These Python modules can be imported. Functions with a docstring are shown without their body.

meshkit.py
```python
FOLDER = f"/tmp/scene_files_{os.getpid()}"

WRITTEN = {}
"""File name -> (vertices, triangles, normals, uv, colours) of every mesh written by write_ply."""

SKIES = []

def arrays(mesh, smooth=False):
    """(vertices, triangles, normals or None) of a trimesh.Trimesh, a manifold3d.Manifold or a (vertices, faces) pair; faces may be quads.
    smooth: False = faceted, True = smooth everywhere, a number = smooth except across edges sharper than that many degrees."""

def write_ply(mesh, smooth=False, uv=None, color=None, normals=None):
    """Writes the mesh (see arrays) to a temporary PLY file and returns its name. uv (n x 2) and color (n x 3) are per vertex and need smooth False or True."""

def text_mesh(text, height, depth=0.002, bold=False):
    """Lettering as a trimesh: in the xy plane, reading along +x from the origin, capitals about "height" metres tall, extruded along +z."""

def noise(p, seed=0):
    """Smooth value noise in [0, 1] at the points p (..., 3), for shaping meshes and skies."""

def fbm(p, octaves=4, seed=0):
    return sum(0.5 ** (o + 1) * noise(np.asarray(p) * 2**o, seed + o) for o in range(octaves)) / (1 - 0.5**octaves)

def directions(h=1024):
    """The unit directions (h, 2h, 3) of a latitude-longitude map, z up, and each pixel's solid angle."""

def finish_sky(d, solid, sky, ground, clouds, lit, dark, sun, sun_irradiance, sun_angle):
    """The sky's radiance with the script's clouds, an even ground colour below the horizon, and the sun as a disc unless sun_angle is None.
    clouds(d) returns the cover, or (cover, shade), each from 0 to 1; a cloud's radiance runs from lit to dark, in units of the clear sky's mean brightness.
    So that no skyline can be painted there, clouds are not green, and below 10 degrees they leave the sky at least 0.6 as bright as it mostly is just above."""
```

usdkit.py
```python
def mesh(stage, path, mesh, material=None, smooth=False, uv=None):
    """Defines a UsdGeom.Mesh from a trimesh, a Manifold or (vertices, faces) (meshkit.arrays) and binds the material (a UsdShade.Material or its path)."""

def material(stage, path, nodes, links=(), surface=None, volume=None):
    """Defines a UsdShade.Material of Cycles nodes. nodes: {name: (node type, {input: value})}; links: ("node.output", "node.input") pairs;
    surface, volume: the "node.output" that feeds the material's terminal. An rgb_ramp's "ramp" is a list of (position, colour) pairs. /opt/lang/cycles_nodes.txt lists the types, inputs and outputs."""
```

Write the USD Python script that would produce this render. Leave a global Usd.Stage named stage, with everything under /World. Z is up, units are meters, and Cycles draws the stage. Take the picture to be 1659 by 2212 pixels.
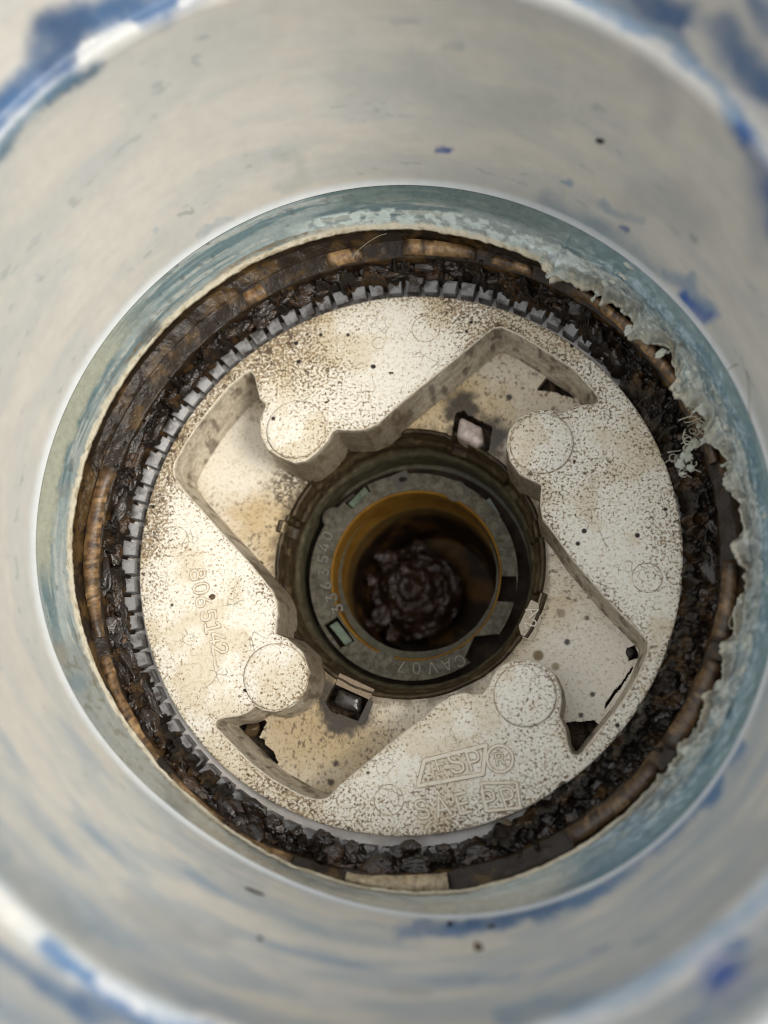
import math, random
import numpy as np, trimesh, shapely
from shapely.geometry import Polygon, Point, LineString, MultiPolygon
from shapely import affinity
import usdkit, meshkit
from meshkit import fbm, noise
from pxr import Usd, UsdGeom, UsdLux, UsdShade, Gf, Sdf, Vt

rng = np.random.default_rng(7)
stage = Usd.Stage.CreateInMemory()
UsdGeom.SetStageUpAxis(stage, UsdGeom.Tokens.z)
UsdGeom.SetStageMetersPerUnit(stage, 1.0)
UsdGeom.Xform.Define(stage, '/World')
UsdGeom.Scope.Define(stage, '/World/Looks')
MM = 0.001

# ------------------------------------------------------------------ camera (millimetres; origin = centre of the disc's face)
PW, PH, FPX = 1659.0, 2212.0, 2200.0
cz = -np.array([.178, .245, 1.0]); cz /= np.linalg.norm(cz)
cx = np.array([1.0, 0, 0]) - cz * cz[0]; cx /= np.linalg.norm(cx)
cy = np.cross(cz, cx)
C0 = np.array([2.202, 5.504, 150.2])
CR = np.stack([cx, cy, cz], 1)                 # camera (right, down, forward) = C0 + CR @ world
EYE = -C0 @ CR
HAP = 25.96
cam = UsdGeom.Camera.Define(stage, '/World/camera')
right, down, fwd = CR[0], CR[1], CR[2]
m = np.eye(4); m[0, :3], m[1, :3], m[2, :3], m[3, :3] = right, -down, -fwd, EYE * MM
cam.AddTransformOp().Set(Gf.Matrix4d(*m.ravel().tolist()))
cam.CreateHorizontalApertureAttr(HAP); cam.CreateVerticalApertureAttr(HAP * PH / PW)
cam.CreateFocalLengthAttr(HAP * FPX / PW)
cam.CreateClippingRangeAttr(Gf.Vec2f(0.005, 5.0))
cam.CreateFStopAttr(HAP * FPX / PW / 3.0)
cam.CreateFocusDistanceAttr(0.1500)
cam.CreateExposureAttr(0.25)

def proj(P):
    P = np.asarray(P, float); c = C0 + P @ CR.T
    return np.stack([PW / 2 + FPX * c[..., 0] / c[..., 2], PH / 2 + FPX * c[..., 1] / c[..., 2]], -1)
def place(px, z):
    """Measured positions of the photograph laid on the level z (mm) of the part they belong to."""
    q = np.asarray(px, float)
    d = np.stack([(q[..., 0] - PW / 2) / FPX, (q[..., 1] - PH / 2) / FPX, np.ones(q.shape[:-1])], -1) @ CR
    s = (z - EYE[2]) / d[..., 2]
    return EYE + d * s[..., None]

# ------------------------------------------------------------------ lamps: a window-sized soft lamp to the right and a pale ceiling lamp
def lamp(name, pos, at, w, h, inten, col):
    l = UsdLux.RectLight.Define(stage, '/World/' + name)
    l.CreateWidthAttr(w); l.CreateHeightAttr(h); l.CreateIntensityAttr(inten); l.CreateColorAttr(Gf.Vec3f(*col))
    p, t = np.array(pos, float), np.array(at, float)
    zz = p - t; zz /= np.linalg.norm(zz)
    xx = np.cross([0, 1, 0.01], zz); xx /= np.linalg.norm(xx); yy = np.cross(zz, xx)
    mm = np.eye(4); mm[0, :3], mm[1, :3], mm[2, :3], mm[3, :3] = xx, yy, zz, p
    l.AddTransformOp().Set(Gf.Matrix4d(*mm.ravel().tolist()))
lamp('key_lamp', (0.42, -0.12, 0.54), (0, 0, 0), 0.24, 0.24, 26.0, (1.0, 0.95, 0.865))
lamp('ceiling_lamp', (-0.10, 0.05, 1.0), (0, 0, 0), 2.4, 2.4, 1.10, (0.95, 0.975, 1.0))

# ------------------------------------------------------------------ helpers
_used = {}
def path_for(name, parent=None):
    base = (str(parent.GetPath()) if parent is not None else '/World') + '/' + name
    n = _used.get(base, -1) + 1; _used[base] = n
    return base if n == 0 else f'{base}_{n:03d}'
def tag(p, label=None, cat=None, group=None, kind=None):
    for k, v in (('label', label), ('category', cat), ('group', group), ('kind', kind)):
        if v: p.SetCustomDataByKey(k, v)
    return p
def thing(name, label, cat, loc=(0, 0, 0), group=None):
    x = UsdGeom.Xform.Define(stage, path_for(name)); x.AddTranslateOp().Set(Gf.Vec3d(*[c * MM for c in loc]))
    return tag(x.GetPrim(), label, cat, group)
def arr(mesh):
    v, f, _ = meshkit.arrays(mesh, False)
    return v, f
def obj(name, mesh, mat, parent=None, smooth=False, col=None, off=(0, 0, 0)):
    v, f = arr(mesh)
    v = (np.asarray(v, float) - np.asarray(off)) * MM
    g = usdkit.mesh(stage, path_for(name, parent), trimesh.Trimesh(v, f, process=False), mat, smooth=smooth)
    if col is not None:
        UsdGeom.PrimvarsAPI(g).CreatePrimvar('col', Sdf.ValueTypeNames.Color3fArray, 'vertex').Set(Vt.Vec3fArray.FromNumpy(np.asarray(col, np.float32)))
    return g.GetPrim()
def cat_(ms):
    V, Fs, n = [], [], 0
    for q in ms:
        v, f = arr(q); V.append(v); Fs.append(f + n); n += len(v)
    return np.vstack(V), np.vstack(Fs)
def grid(P, closed=True):
    """P[rows, n, 3] -> quads"""
    r, n = P.shape[:2]; m_ = n if closed else n - 1
    i, j = np.meshgrid(np.arange(r - 1), np.arange(m_), indexing='ij')
    k = (j + 1) % n
    q = np.stack([i * n + j, i * n + k, (i + 1) * n + k, (i + 1) * n + j], -1).reshape(-1, 4)
    return P.reshape(-1, 3), np.vstack([q[:, [0, 1, 2]], q[:, [0, 2, 3]]])
def lathe(R, Z, n):
    """R, Z: [rows] or [rows, n]"""
    th = np.arange(n) * 2 * np.pi / n
    R = np.broadcast_to(np.asarray(R, float).reshape(len(R), -1), (len(R), n)); Z = np.broadcast_to(np.asarray(Z, float).reshape(len(Z), -1), (len(Z), n))
    return np.stack([R * np.cos(th), R * np.sin(th), Z], -1)
def dense(prof, step):
    prof = np.asarray(prof, float); out = []
    for a, b in zip(prof[:-1], prof[1:]):
        k = max(1, int(np.ceil(np.hypot(*(b - a)) / step)))
        out += [a + (b - a) * t for t in np.arange(k) / k]
    return np.array(out + [prof[-1]])
def flat(poly, z):
    out = []
    for g in getattr(poly, 'geoms', [poly]):
        if g.is_empty or g.geom_type != 'Polygon': continue
        v, f = trimesh.creation.triangulate_polygon(g, engine='earcut')
        out.append((np.column_stack([v, np.full(len(v), z)]), f))
    return cat_(out)
def solid(poly, z0, z1):
    out = []
    for g in getattr(poly, 'geoms', [poly]):
        if g.is_empty or g.geom_type != 'Polygon': continue
        e = trimesh.creation.extrude_polygon(g, z1 - z0, engine='earcut'); e.apply_translation([0, 0, z0]); out.append(e)
    return cat_(out)
def ring_pts(poly, step=0.35):
    r = poly.exterior; n = max(12, int(r.length / step))
    return np.array([r.interpolate(t * r.length / n).coords[0] for t in range(n)])
def normals2(p):
    t = np.roll(p, -1, 0) - np.roll(p, 1, 0); t /= np.linalg.norm(t, axis=1, keepdims=True) + 1e-9
    return np.stack([t[:, 1], -t[:, 0]], 1)          # outward for counter-clockwise
def strip(p, prof):
    """p: closed ccw outline, prof: [(outward offset, z)]"""
    nn = normals2(p)
    return grid(np.stack([np.column_stack([p + nn * o_, np.full(len(p), z_)]) for o_, z_ in prof]))
def ccw(p):
    p = np.asarray(p, float)
    return p if np.sum(p[:, 0] * np.roll(p[:, 1], -1) - p[:, 1] * np.roll(p[:, 0], -1)) > 0 else p[::-1]
def boss_mesh(c, r, h, z=0.0, bev=0.18, n=64):
    t = np.arange(n) * 2 * np.pi / n
    p = np.stack([c[0] + (r) * np.cos(t), c[1] + r * np.sin(t)], 1)
    top = Polygon(p).buffer(-bev)
    tp = np.stack([c[0] + (r - bev) * np.cos(t), c[1] + (r - bev) * np.sin(t)], 1)
    s = strip(p, [(0.0, z - 0.02), (0, z + h * .45), (-bev * .3, z + h * .85), (-bev, z + h)])
    return cat_([s, flat(Polygon(tp), z + h)])
def lump_mesh(c, s, seed, sub=2, rough=.35, flatz=.75, stretch=1.0, cuts=7):
    m_ = trimesh.creation.icosphere(subdivisions=sub, radius=1.0)
    v = np.array(m_.vertices); r_ = np.random.default_rng(seed)
    for _ in range(cuts):                             # a few cuts make it angular
        d = r_.normal(size=3); d /= np.linalg.norm(d); k = r_.uniform(.45, .85)
        h = v @ d; v -= np.outer(np.maximum(h - k, 0), d)
    v *= (1 + rough * (fbm(v * 1.7 + seed * 3.1, 3, seed) - .5))[:, None]
    q, _ = np.linalg.qr(r_.normal(size=(3, 3)))
    v = (v * np.array([1, r_.uniform(.6, 1), r_.uniform(.5, .9)])) @ q
    v[:, 2] *= flatz
    if stretch != 1:
        a = math.atan2(c[1], c[0]) + math.pi / 2; t_ = np.array([math.cos(a), math.sin(a), 0]); v = v + np.outer(v @ t_, t_) * (stretch - 1)
    return v * s + np.asarray(c), np.array(m_.faces)
def tube_mesh(p, r, sides=6):
    p = np.asarray(p, float); t = np.gradient(p, axis=0); t /= np.linalg.norm(t, axis=1, keepdims=True) + 1e-9
    a = np.cross(t, np.where(np.abs(t[:, 2:]) < .9, [0, 0, 1.], [1., 0, 0])); a /= np.linalg.norm(a, axis=1, keepdims=True) + 1e-9
    b = np.cross(t, a); ang = np.arange(sides) * 2 * np.pi / sides
    rr = np.broadcast_to(r, (len(p),))[:, None, None]
    return grid(p[:, None] + rr * (np.cos(ang)[None, :, None] * a[:, None] + np.sin(ang)[None, :, None] * b[:, None]))
def seg_dist(q, line):
    line = np.asarray(line, float); d = np.full(len(q), 1e9)
    if len(line) == 1: return np.hypot(*(q - line[0]).T)
    for a, b in zip(line[:-1], line[1:]):
        ab = b - a; t = np.clip(((q - a) @ ab) / max(ab @ ab, 1e-9), 0, 1)
        d = np.minimum(d, np.hypot(*(q - a - t[:, None] * ab).T))
    return d
def sstep(a, b, x):
    t = np.clip((x - a) / (b - a), 0, 1); return t * t * (3 - 2 * t)
def mixc(col, c, k):
    return col + (np.asarray(c) - col) * np.clip(k, 0, 1)[:, None]

# ------------------------------------------------------------------ materials
def mat(name, nodes, links, surface='p.BSDF'):
    return usdkit.material(stage, '/World/Looks/' + name, nodes, links, surface=surface)
def plain(name, colr, rough=.5, bump=None, var=None, metallic=0., spec=.5, sss=0.):
    N = {'g': ('geometry', {}), 'p': ('principled_bsdf', {'base_color': colr, 'roughness': rough, 'metallic': metallic, 'specular_ior_level': spec, 'subsurface_weight': sss, 'subsurface_scale': .0015, 'subsurface_radius': (1, .9, .8)})}
    L = []
    if var:                                          # (scale, dark colour, lo, hi)
        N['n1'] = ('noise_texture', {'scale': var[0], 'detail': 5., 'roughness': .65})
        N['r1'] = ('rgb_ramp', {'ramp': [(var[2], var[1]), (var[3], colr)]})
        L += [('g.position', 'n1.vector'), ('n1.fac', 'r1.fac'), ('r1.color', 'p.base_color')]
    if bump:                                         # (scale, distance)
        N['n2'] = ('noise_texture', {'scale': bump[0], 'detail': 5., 'roughness': .6})
        N['b'] = ('bump', {'strength': 1.0, 'distance': bump[1]})
        L += [('g.position', 'n2.vector'), ('n2.fac', 'b.height'), ('b.normal', 'p.normal')]
    return mat(name, N, L)
def painted(name, rough=.4, bump=None, spec=.5, fine=None, sss=0., rough_var=None, coat=0.):
    """colour of stains and deposits from the mesh's own colour, with fine grain"""
    N = {'a': ('attribute', {'attribute': 'col'}), 'g': ('geometry', {}), 'p': ('principled_bsdf', {'roughness': rough, 'specular_ior_level': spec, 'subsurface_weight': sss, 'subsurface_scale': .002, 'subsurface_radius': (1, .9, .8), 'coat_weight': coat, 'coat_roughness': .12})}
    L = []; src = 'a.color'
    if fine:                                         # (scale, colour multiplier at the dark end, lo, hi)
        N['n1'] = ('noise_texture', {'scale': fine[0], 'detail': 6., 'roughness': .7})
        N['r1'] = ('rgb_ramp', {'ramp': [(fine[2], fine[1]), (fine[3], (1, 1, 1))]})
        N['mx'] = ('mix', {'mix_type': 'multiply', 'fac': 1.0})
        L += [('g.position', 'n1.vector'), ('n1.fac', 'r1.fac'), (src, 'mx.color1'), ('r1.color', 'mx.color2')]; src = 'mx.color'
    L.append((src, 'p.base_color'))
    if rough_var:
        N['n3'] = ('noise_texture', {'scale': rough_var[0], 'detail': 3.})
        N['m3'] = ('map_range', {'from_min': .35, 'from_max': .65, 'to_min': rough_var[1], 'to_max': rough_var[2]})
        L += [('g.position', 'n3.vector'), ('n3.fac', 'm3.value'), ('m3.result', 'p.roughness')]
    if bump:
        N['n2'] = ('noise_texture', {'scale': bump[0], 'detail': 6., 'roughness': .6})
        N['b'] = ('bump', {'strength': 1.0, 'distance': bump[1]})
        L += [('g.position', 'n2.vector'), ('n2.fac', 'b.height'), ('b.normal', 'p.normal')]
    return mat(name, N, L)
def speckled(name, lo=.615, crack=.55, tint=(.77, .73, .64), amount=1.0):
    """cream plastic peppered with burnt brown specks, hairline crazing and black pinholes"""
    N = {'g': ('geometry', {}), 'a': ('attribute', {'attribute': 'col'}),
         # pale mottling
         'n0': ('noise_texture', {'scale': 1500., 'detail': 6., 'roughness': .7}),
         'r0': ('rgb_ramp', {'ramp': [(.33, (.76, .68, .55)), (.5, (1, 1, 1)), (.7, (1.0, 1.0, .98))]}),
         'm0': ('mix', {'mix_type': 'multiply', 'fac': .9}),
         # specks: fine noise thresholded; the mesh's red channel says how dirty the spot is
         'n1': ('noise_texture', {'scale': 2300., 'detail': 4., 'roughness': .65, 'distortion': .15}),
         'n2': ('noise_texture', {'scale': 230., 'detail': 3., 'roughness': .55}),
         'sepa': ('separate_color', {}),
         'd1': ('math', {'math_type': 'multiply_add', 'value2': .18, 'value3': -.085}),
         'd2': ('math', {'math_type': 'multiply_add', 'value2': .16, 'value3': -.03}),
         's1': ('math', {'math_type': 'add'}), 's2': ('math', {'math_type': 'add'}),
         'r1': ('map_range', {'from_min': lo, 'from_max': lo + .075, 'to_min': 0., 'to_max': .85, 'clamp': True}),
         'n5': ('noise_texture', {'scale': 700., 'detail': 2.}),
         'rc': ('rgb_ramp', {'ramp': [(.35, (.05, .032, .018)), (.5, (.17, .105, .052)), (.65, (.34, .235, .13))]}),
         'rh': ('map_range', {'from_min': lo - .07, 'from_max': lo + .01, 'to_min': 0., 'to_max': .55, 'clamp': True}),
         'mh': ('mix', {'mix_type': 'mix', 'color2': (.40, .29, .17)}),
         'nL': ('noise_texture', {'scale': 600., 'detail': 5., 'roughness': .62}), 'sL': ('math', {'math_type': 'add'}),
         'rL': ('map_range', {'from_min': .66, 'from_max': .70, 'to_min': 0., 'to_max': .9, 'clamp': True}), 'mL': ('mix', {'mix_type': 'mix', 'color2': (.05, .03, .016)}),
         'm1': ('mix', {'mix_type': 'mix'}),
         # crazing
         'nw': ('noise_texture', {'scale': 900., 'detail': 2.}),
         'wv': ('vector_math', {'math_type': 'multiply_add', 'vector2': (.0007, .0007, .0007)}),
         'v1': ('voronoi_texture', {'feature': 'distance_to_edge', 'scale': 560.}),
         'r2': ('map_range', {'from_min': .012, 'from_max': .04, 'to_min': 1., 'to_max': 0., 'clamp': True}),
         'n3': ('noise_texture', {'scale': 190., 'detail': 3.}),
         'r3': ('map_range', {'from_min': crack, 'from_max': crack + .06, 'to_min': 0., 'to_max': .55, 'clamp': True}),
         'k': ('math', {'math_type': 'multiply'}),
         'm2': ('mix', {'mix_type': 'mix', 'color2': (.10, .06, .03)}),
         # pinholes
         'v2': ('voronoi_texture', {'feature': 'f1', 'scale': 260.}),
         'r4': ('map_range', {'from_min': .075, 'from_max': .12, 'to_min': 1., 'to_max': 0., 'clamp': True}),
         'sp': ('separate_color', {}),
         'gt': ('math', {'math_type': 'greater_than', 'value2': .62}),
         'k2': ('math', {'math_type': 'multiply'}),
         'm3': ('mix', {'mix_type': 'mix', 'color2': (.018, .012, .008)}),
         'nb': ('noise_texture', {'scale': 1300., 'detail': 5., 'roughness': .6}),
         'hb': ('math', {'math_type': 'multiply_add', 'value2': -.6}),
         'b': ('bump', {'strength': .9, 'distance': .00014}),
         'p': ('principled_bsdf', {'roughness': .55, 'specular_ior_level': .4, 'subsurface_weight': .15, 'subsurface_scale': .001, 'subsurface_radius': (1, .9, .8)})}
    N['base'] = ('mix', {'mix_type': 'mix', 'color1': (tint[0] * .74, tint[1] * .64, tint[2] * .47), 'color2': tint})
    L = [('g.position', f'{n}.vector') for n in ('n0', 'n1', 'nL', 'n2', 'n5', 'nw', 'n3', 'v2', 'nb')]
    L += [('a.color', 'sepa.color'), ('sepa.g', 'base.fac'), ('base.color', 'm0.color1'), ('n0.fac', 'r0.fac'), ('r0.color', 'm0.color2'),
          ('sepa.r', 'd1.value1'), ('n2.fac', 'd2.value1'), ('d1.value', 's1.value1'), ('n1.fac', 's1.value2'), ('s1.value', 's2.value1'), ('d2.value', 's2.value2'),
          ('s2.value', 'r1.value'), ('n5.fac', 'rc.fac'), ('s2.value', 'rh.value'), ('rh.result', 'mh.fac'), ('m0.color', 'mh.color1'), ('nL.fac', 'sL.value1'), ('d1.value', 'sL.value2'), ('sL.value', 'rL.value'), ('rL.result', 'mL.fac'), ('mh.color', 'mL.color1'), ('mL.color', 'm1.color1'), ('rc.color', 'm1.color2'), ('r1.result', 'm1.fac'),
          ('nw.color', 'wv.vector1'), ('g.position', 'wv.vector3'), ('wv.vector', 'v1.vector'), ('v1.distance', 'r2.value'), ('n3.fac', 'r3.value'),
          ('r2.result', 'k.value1'), ('r3.result', 'k.value2'), ('k.value', 'm2.fac'), ('m1.color', 'm2.color1'),
          ('v2.distance', 'r4.value'), ('v2.color', 'sp.color'), ('sp.r', 'gt.value1'), ('r4.result', 'k2.value1'), ('gt.value', 'k2.value2'),
          ('k2.value', 'm3.fac'), ('m2.color', 'm3.color1'), ('m3.color', 'p.base_color'),
          ('r1.result', 'hb.value1'), ('nb.fac', 'hb.value3'), ('hb.value', 'b.height'), ('b.normal', 'p.normal')]
    return mat(name, N, L)
MT = {
 'plastic': painted('white_plastic', rough=.38, fine=(420., (.93, .93, .93), .35, .6), sss=.1),
 'residue': painted('dried_residue', rough=.2, spec=.7, bump=(550., .00022), fine=(900., (.80, .80, .78), .32, .6), rough_var=(350., .10, .32), coat=1.0, sss=.2),
 'speck': speckled('speckled_plastic'),
 'floor': painted('grimy_floor', rough=.5, fine=(2300., (.50, .38, .24), .30, .47), bump=(1500., .0001)),
 'wallp': painted('pocket_wall_plastic', rough=.7, spec=.25, bump=(700., .0001), fine=(1500., (.6, .55, .48), .32, .6)),
 'tar': painted('tarry_grime', rough=.2, bump=(600., .0004), rough_var=(500., .05, .25), spec=.3),
 'ledge': painted('caked_ledge', rough=.3, bump=(450., .0004), rough_var=(500., .15, .45), spec=.22),
 'tarl': plain('tar_lumps', (.009, .0065, .005), rough=.10, bump=(600., .0005), var=(350., (.024, .013, .007), .4, .62), spec=.5),
 'tarb': plain('brown_tar_lumps', (.055, .026, .010), rough=.12, bump=(1000., .0005), var=(350., (.012, .008, .006), .4, .6), spec=.6),
 'tan': painted('tan_band', rough=.4, bump=(900., .00015), fine=(1200., (.4, .33, .27), .33, .58)),
 'tooth': plain('grey_teeth', (.185, .18, .18), rough=.4, var=(420., (.03, .022, .017), .38, .54), bump=(900., .00005), sss=.1),
 'hub': painted('brown_hub', rough=.45, spec=.25, bump=(700., .00012), fine=(800., (.55, .5, .42), .35, .6)),
 'grey': plain('grey_ring', (.125, .113, .085), rough=.8, spec=.15, var=(900., (.055, .046, .031), .36, .62), bump=(1100., .00012)),
 'greyl': plain('grey_letter', (.20, .185, .145), rough=.7, var=(1300., (.13, .115, .085), .33, .55)),
 'greyd': plain('dark_dirt', (.06, .05, .034), rough=.6, var=(900., (.05, .04, .03), .4, .6)),
 'green': plain('green_tab', (.12, .15, .10), rough=.35, var=(700., (.06, .08, .05), .35, .6)),
 'amber': painted('amber_bore', rough=.5, spec=.15, fine=(400., (.75, .7, .6), .35, .6)),
 'grease': plain('brown_grease', (.040, .019, .010), rough=.24, bump=(700., .0005), var=(300., (.02, .01, .007), .4, .6), spec=.6),
 'steel': plain('dull_steel', (.50, .42, .38), rough=.5, metallic=.15, var=(900., (.30, .24, .21), .35, .6), bump=(900., .00006)),
 'black': plain('black_clip', (.022, .019, .016), rough=.22, var=(800., (.06, .05, .042), .4, .65), bump=(900., .00012), spec=.7),
 'crumb': plain('black_crumb', (.018, .013, .010), rough=.5, bump=(1800., .0002)),
 'crumbb': plain('brown_crumb', (.075, .045, .018), rough=.45, bump=(1800., .0002)),
 'fibre': plain('pale_fibre', (.42, .40, .31), rough=.6),
 'flake': plain('pale_flake', (.46, .47, .40), rough=.5, bump=(900., .0002), var=(700., (.32, .33, .28), .35, .6)),
 'hair': plain('brown_hair', (.16, .12, .08), rough=.4),
 'stain': plain('groove_dirt', (.56, .49, .375), rough=.6, var=(1100., (.20, .13, .07), .42, .58)),
 'stainl': plain('letter_dirt', (.52, .455, .35), rough=.6, var=(800., (.30, .225, .14), .40, .60)),
 'letter': plain('raised_letter', (.69, .625, .51), rough=.5, var=(1500., (.50, .42, .31), .3, .48)),
 'bluecrumb': plain('blue_crumb', (.05, .10, .26), rough=.4),
 'under': plain('brown_underside', (.035, .022, .013), rough=.7, spec=.12, var=(400., (.015, .01, .007), .4, .6), bump=(800., .0003)),
}

# ================================================================== the barrel
def angle_curve(px, z, order=3, raw=False):
    P = place(px, z); th = np.arctan2(P[:, 1], P[:, 0]); r = np.hypot(P[:, 0], P[:, 1]); o_ = np.argsort(th); th, r = th[o_], r[o_]
    T = np.concatenate([th - 2 * np.pi, th, th + 2 * np.pi]); Rr = np.tile(r, 3)
    t = np.arange(1440) * 2 * np.pi / 1440; tt = (t + np.pi) % (2 * np.pi) - np.pi
    ri = np.interp(tt, T, Rr)
    if raw: return ri
    c = np.fft.rfft(ri); c[order + 1:] = 0
    return np.fft.irfft(c, 1440)
NT = 1440
TH = np.arange(NT) * 2 * np.pi / NT
DEG = (np.degrees(TH) + 180) % 360 - 180
LIPPX = [(155,1205),(165,1050),(190,960),(240,850),(310,755),(400,665),(500,590),(560,555),(620,530),(700,505),(790,492),(870,490),(950,495),(1020,510),(1090,530),(1150,553),(1185,572),
 (1192,600),(1230,603),(1290,625),(1340,660),(1375,690),(1365,712),(1390,735),(1425,740),(1445,770),(1458,800),(1460,830),(1485,855),(1510,880),(1530,920),(1560,990),(1577,1030),(1592,1070),(1603,1130),(1600,1200),(1597,1260),(1585,1330),(1570,1400),(1545,1480),(1500,1570),(1455,1650),(1400,1710),(1320,1780),(1230,1840),(1100,1900),(960,1930),(850,1935),(700,1890),(560,1830),(430,1740),(330,1640),(250,1540),(195,1420),(165,1300)]
EDGEPX = [(60,1250),(70,1100),(100,950),(180,780),(300,620),(440,505),(600,430),(720,398),(860,388),(1030,403),(1200,450),(1350,530),(1480,650),(1570,780),(1640,950),(1690,1100),(1705,1250),(1680,1420),(1600,1600),(1450,1800),(1330,1890),(1200,1945),(1050,1980),(900,1990),(750,1965),(600,1900),(440,1810),(300,1690),(200,1585),(130,1480),(85,1370)]
lip_s = angle_curve(LIPPX, 10.0, 4)
lip_raw = angle_curve(LIPPX, 10.0, raw=True)
tornm = sstep(64, 58, DEG) * sstep(-50, -38, DEG)        # 1 along the torn right edge
lip = lip_s * (1 - tornm) + lip_raw * tornm
jit = fbm(np.stack([TH * 14, 0 * TH, 0 * TH], 1) + 3, 4, 5) - .5
jit2 = fbm(np.stack([TH * 60, 0 * TH + 5, 0 * TH], 1), 3, 9) - .5
lip = lip + jit * (.35 + 1.1 * tornm) + jit2 * (.18 + .30 * tornm) + (fbm(np.stack([TH * 27, 0 * TH + 9, 0 * TH], 1), 4, 19) - .5) * 2.6 * tornm + (fbm(np.stack([TH * 75, 0 * TH + 2, 0 * TH], 1), 3, 20) - .5) * 1.3 * tornm * sstep(.4, .7, fbm(np.stack([TH * 11, 0 * TH + 6, 0 * TH], 1), 2, 23))
edge = angle_curve(EDGEPX, 17.9, 4)
barrel = thing('plastic_barrel', 'white plastic barrel stained blue inside that surrounds the recess', 'barrel')
rim_r = angle_curve([(0,290),(300,75),(560,-5),(850,-35),(1180,20),(1520,170),(1659,385),(1850,800),(1930,1150),(1880,1500),(1659,1890),(1440,2080),(1150,2215),(850,2250),(530,2190),(260,2085),(0,1925),(-230,1500),(-280,1130),(-180,640)], 54.0, 3)
def wall_rows():
    rows_r, rows_z = [], []
    for o_, z in [(-.45, 16.7), (-.30, 16.9), (-.15, 17.12), (-.04, 17.4), (.03, 17.75), (.06, 18.2)]:
        rows_r.append(edge + o_); rows_z.append(np.full(NT, z))
    r0 = edge + .06
    for t in np.linspace(0, 1, 95)[1:]:
        s = sstep(0, 1, t) * .6 + t * .4
        rows_r.append(r0 * (1 - s) + rim_r * s + .25 * math.sin(t * 3.14)); rows_z.append(np.full(NT, 18.2 + t * 35.4))
    return np.array(rows_r), np.array(rows_z)
Rw, Zw = wall_rows()
wob = (fbm(np.stack([np.cos(TH)[None] * Rw * .05, np.sin(TH)[None] * Rw * .05, Zw * .05], -1), 2, 4) - .5) * .5
Pw = lathe(Rw + wob * sstep(17, 25, Zw), Zw, NT)

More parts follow.
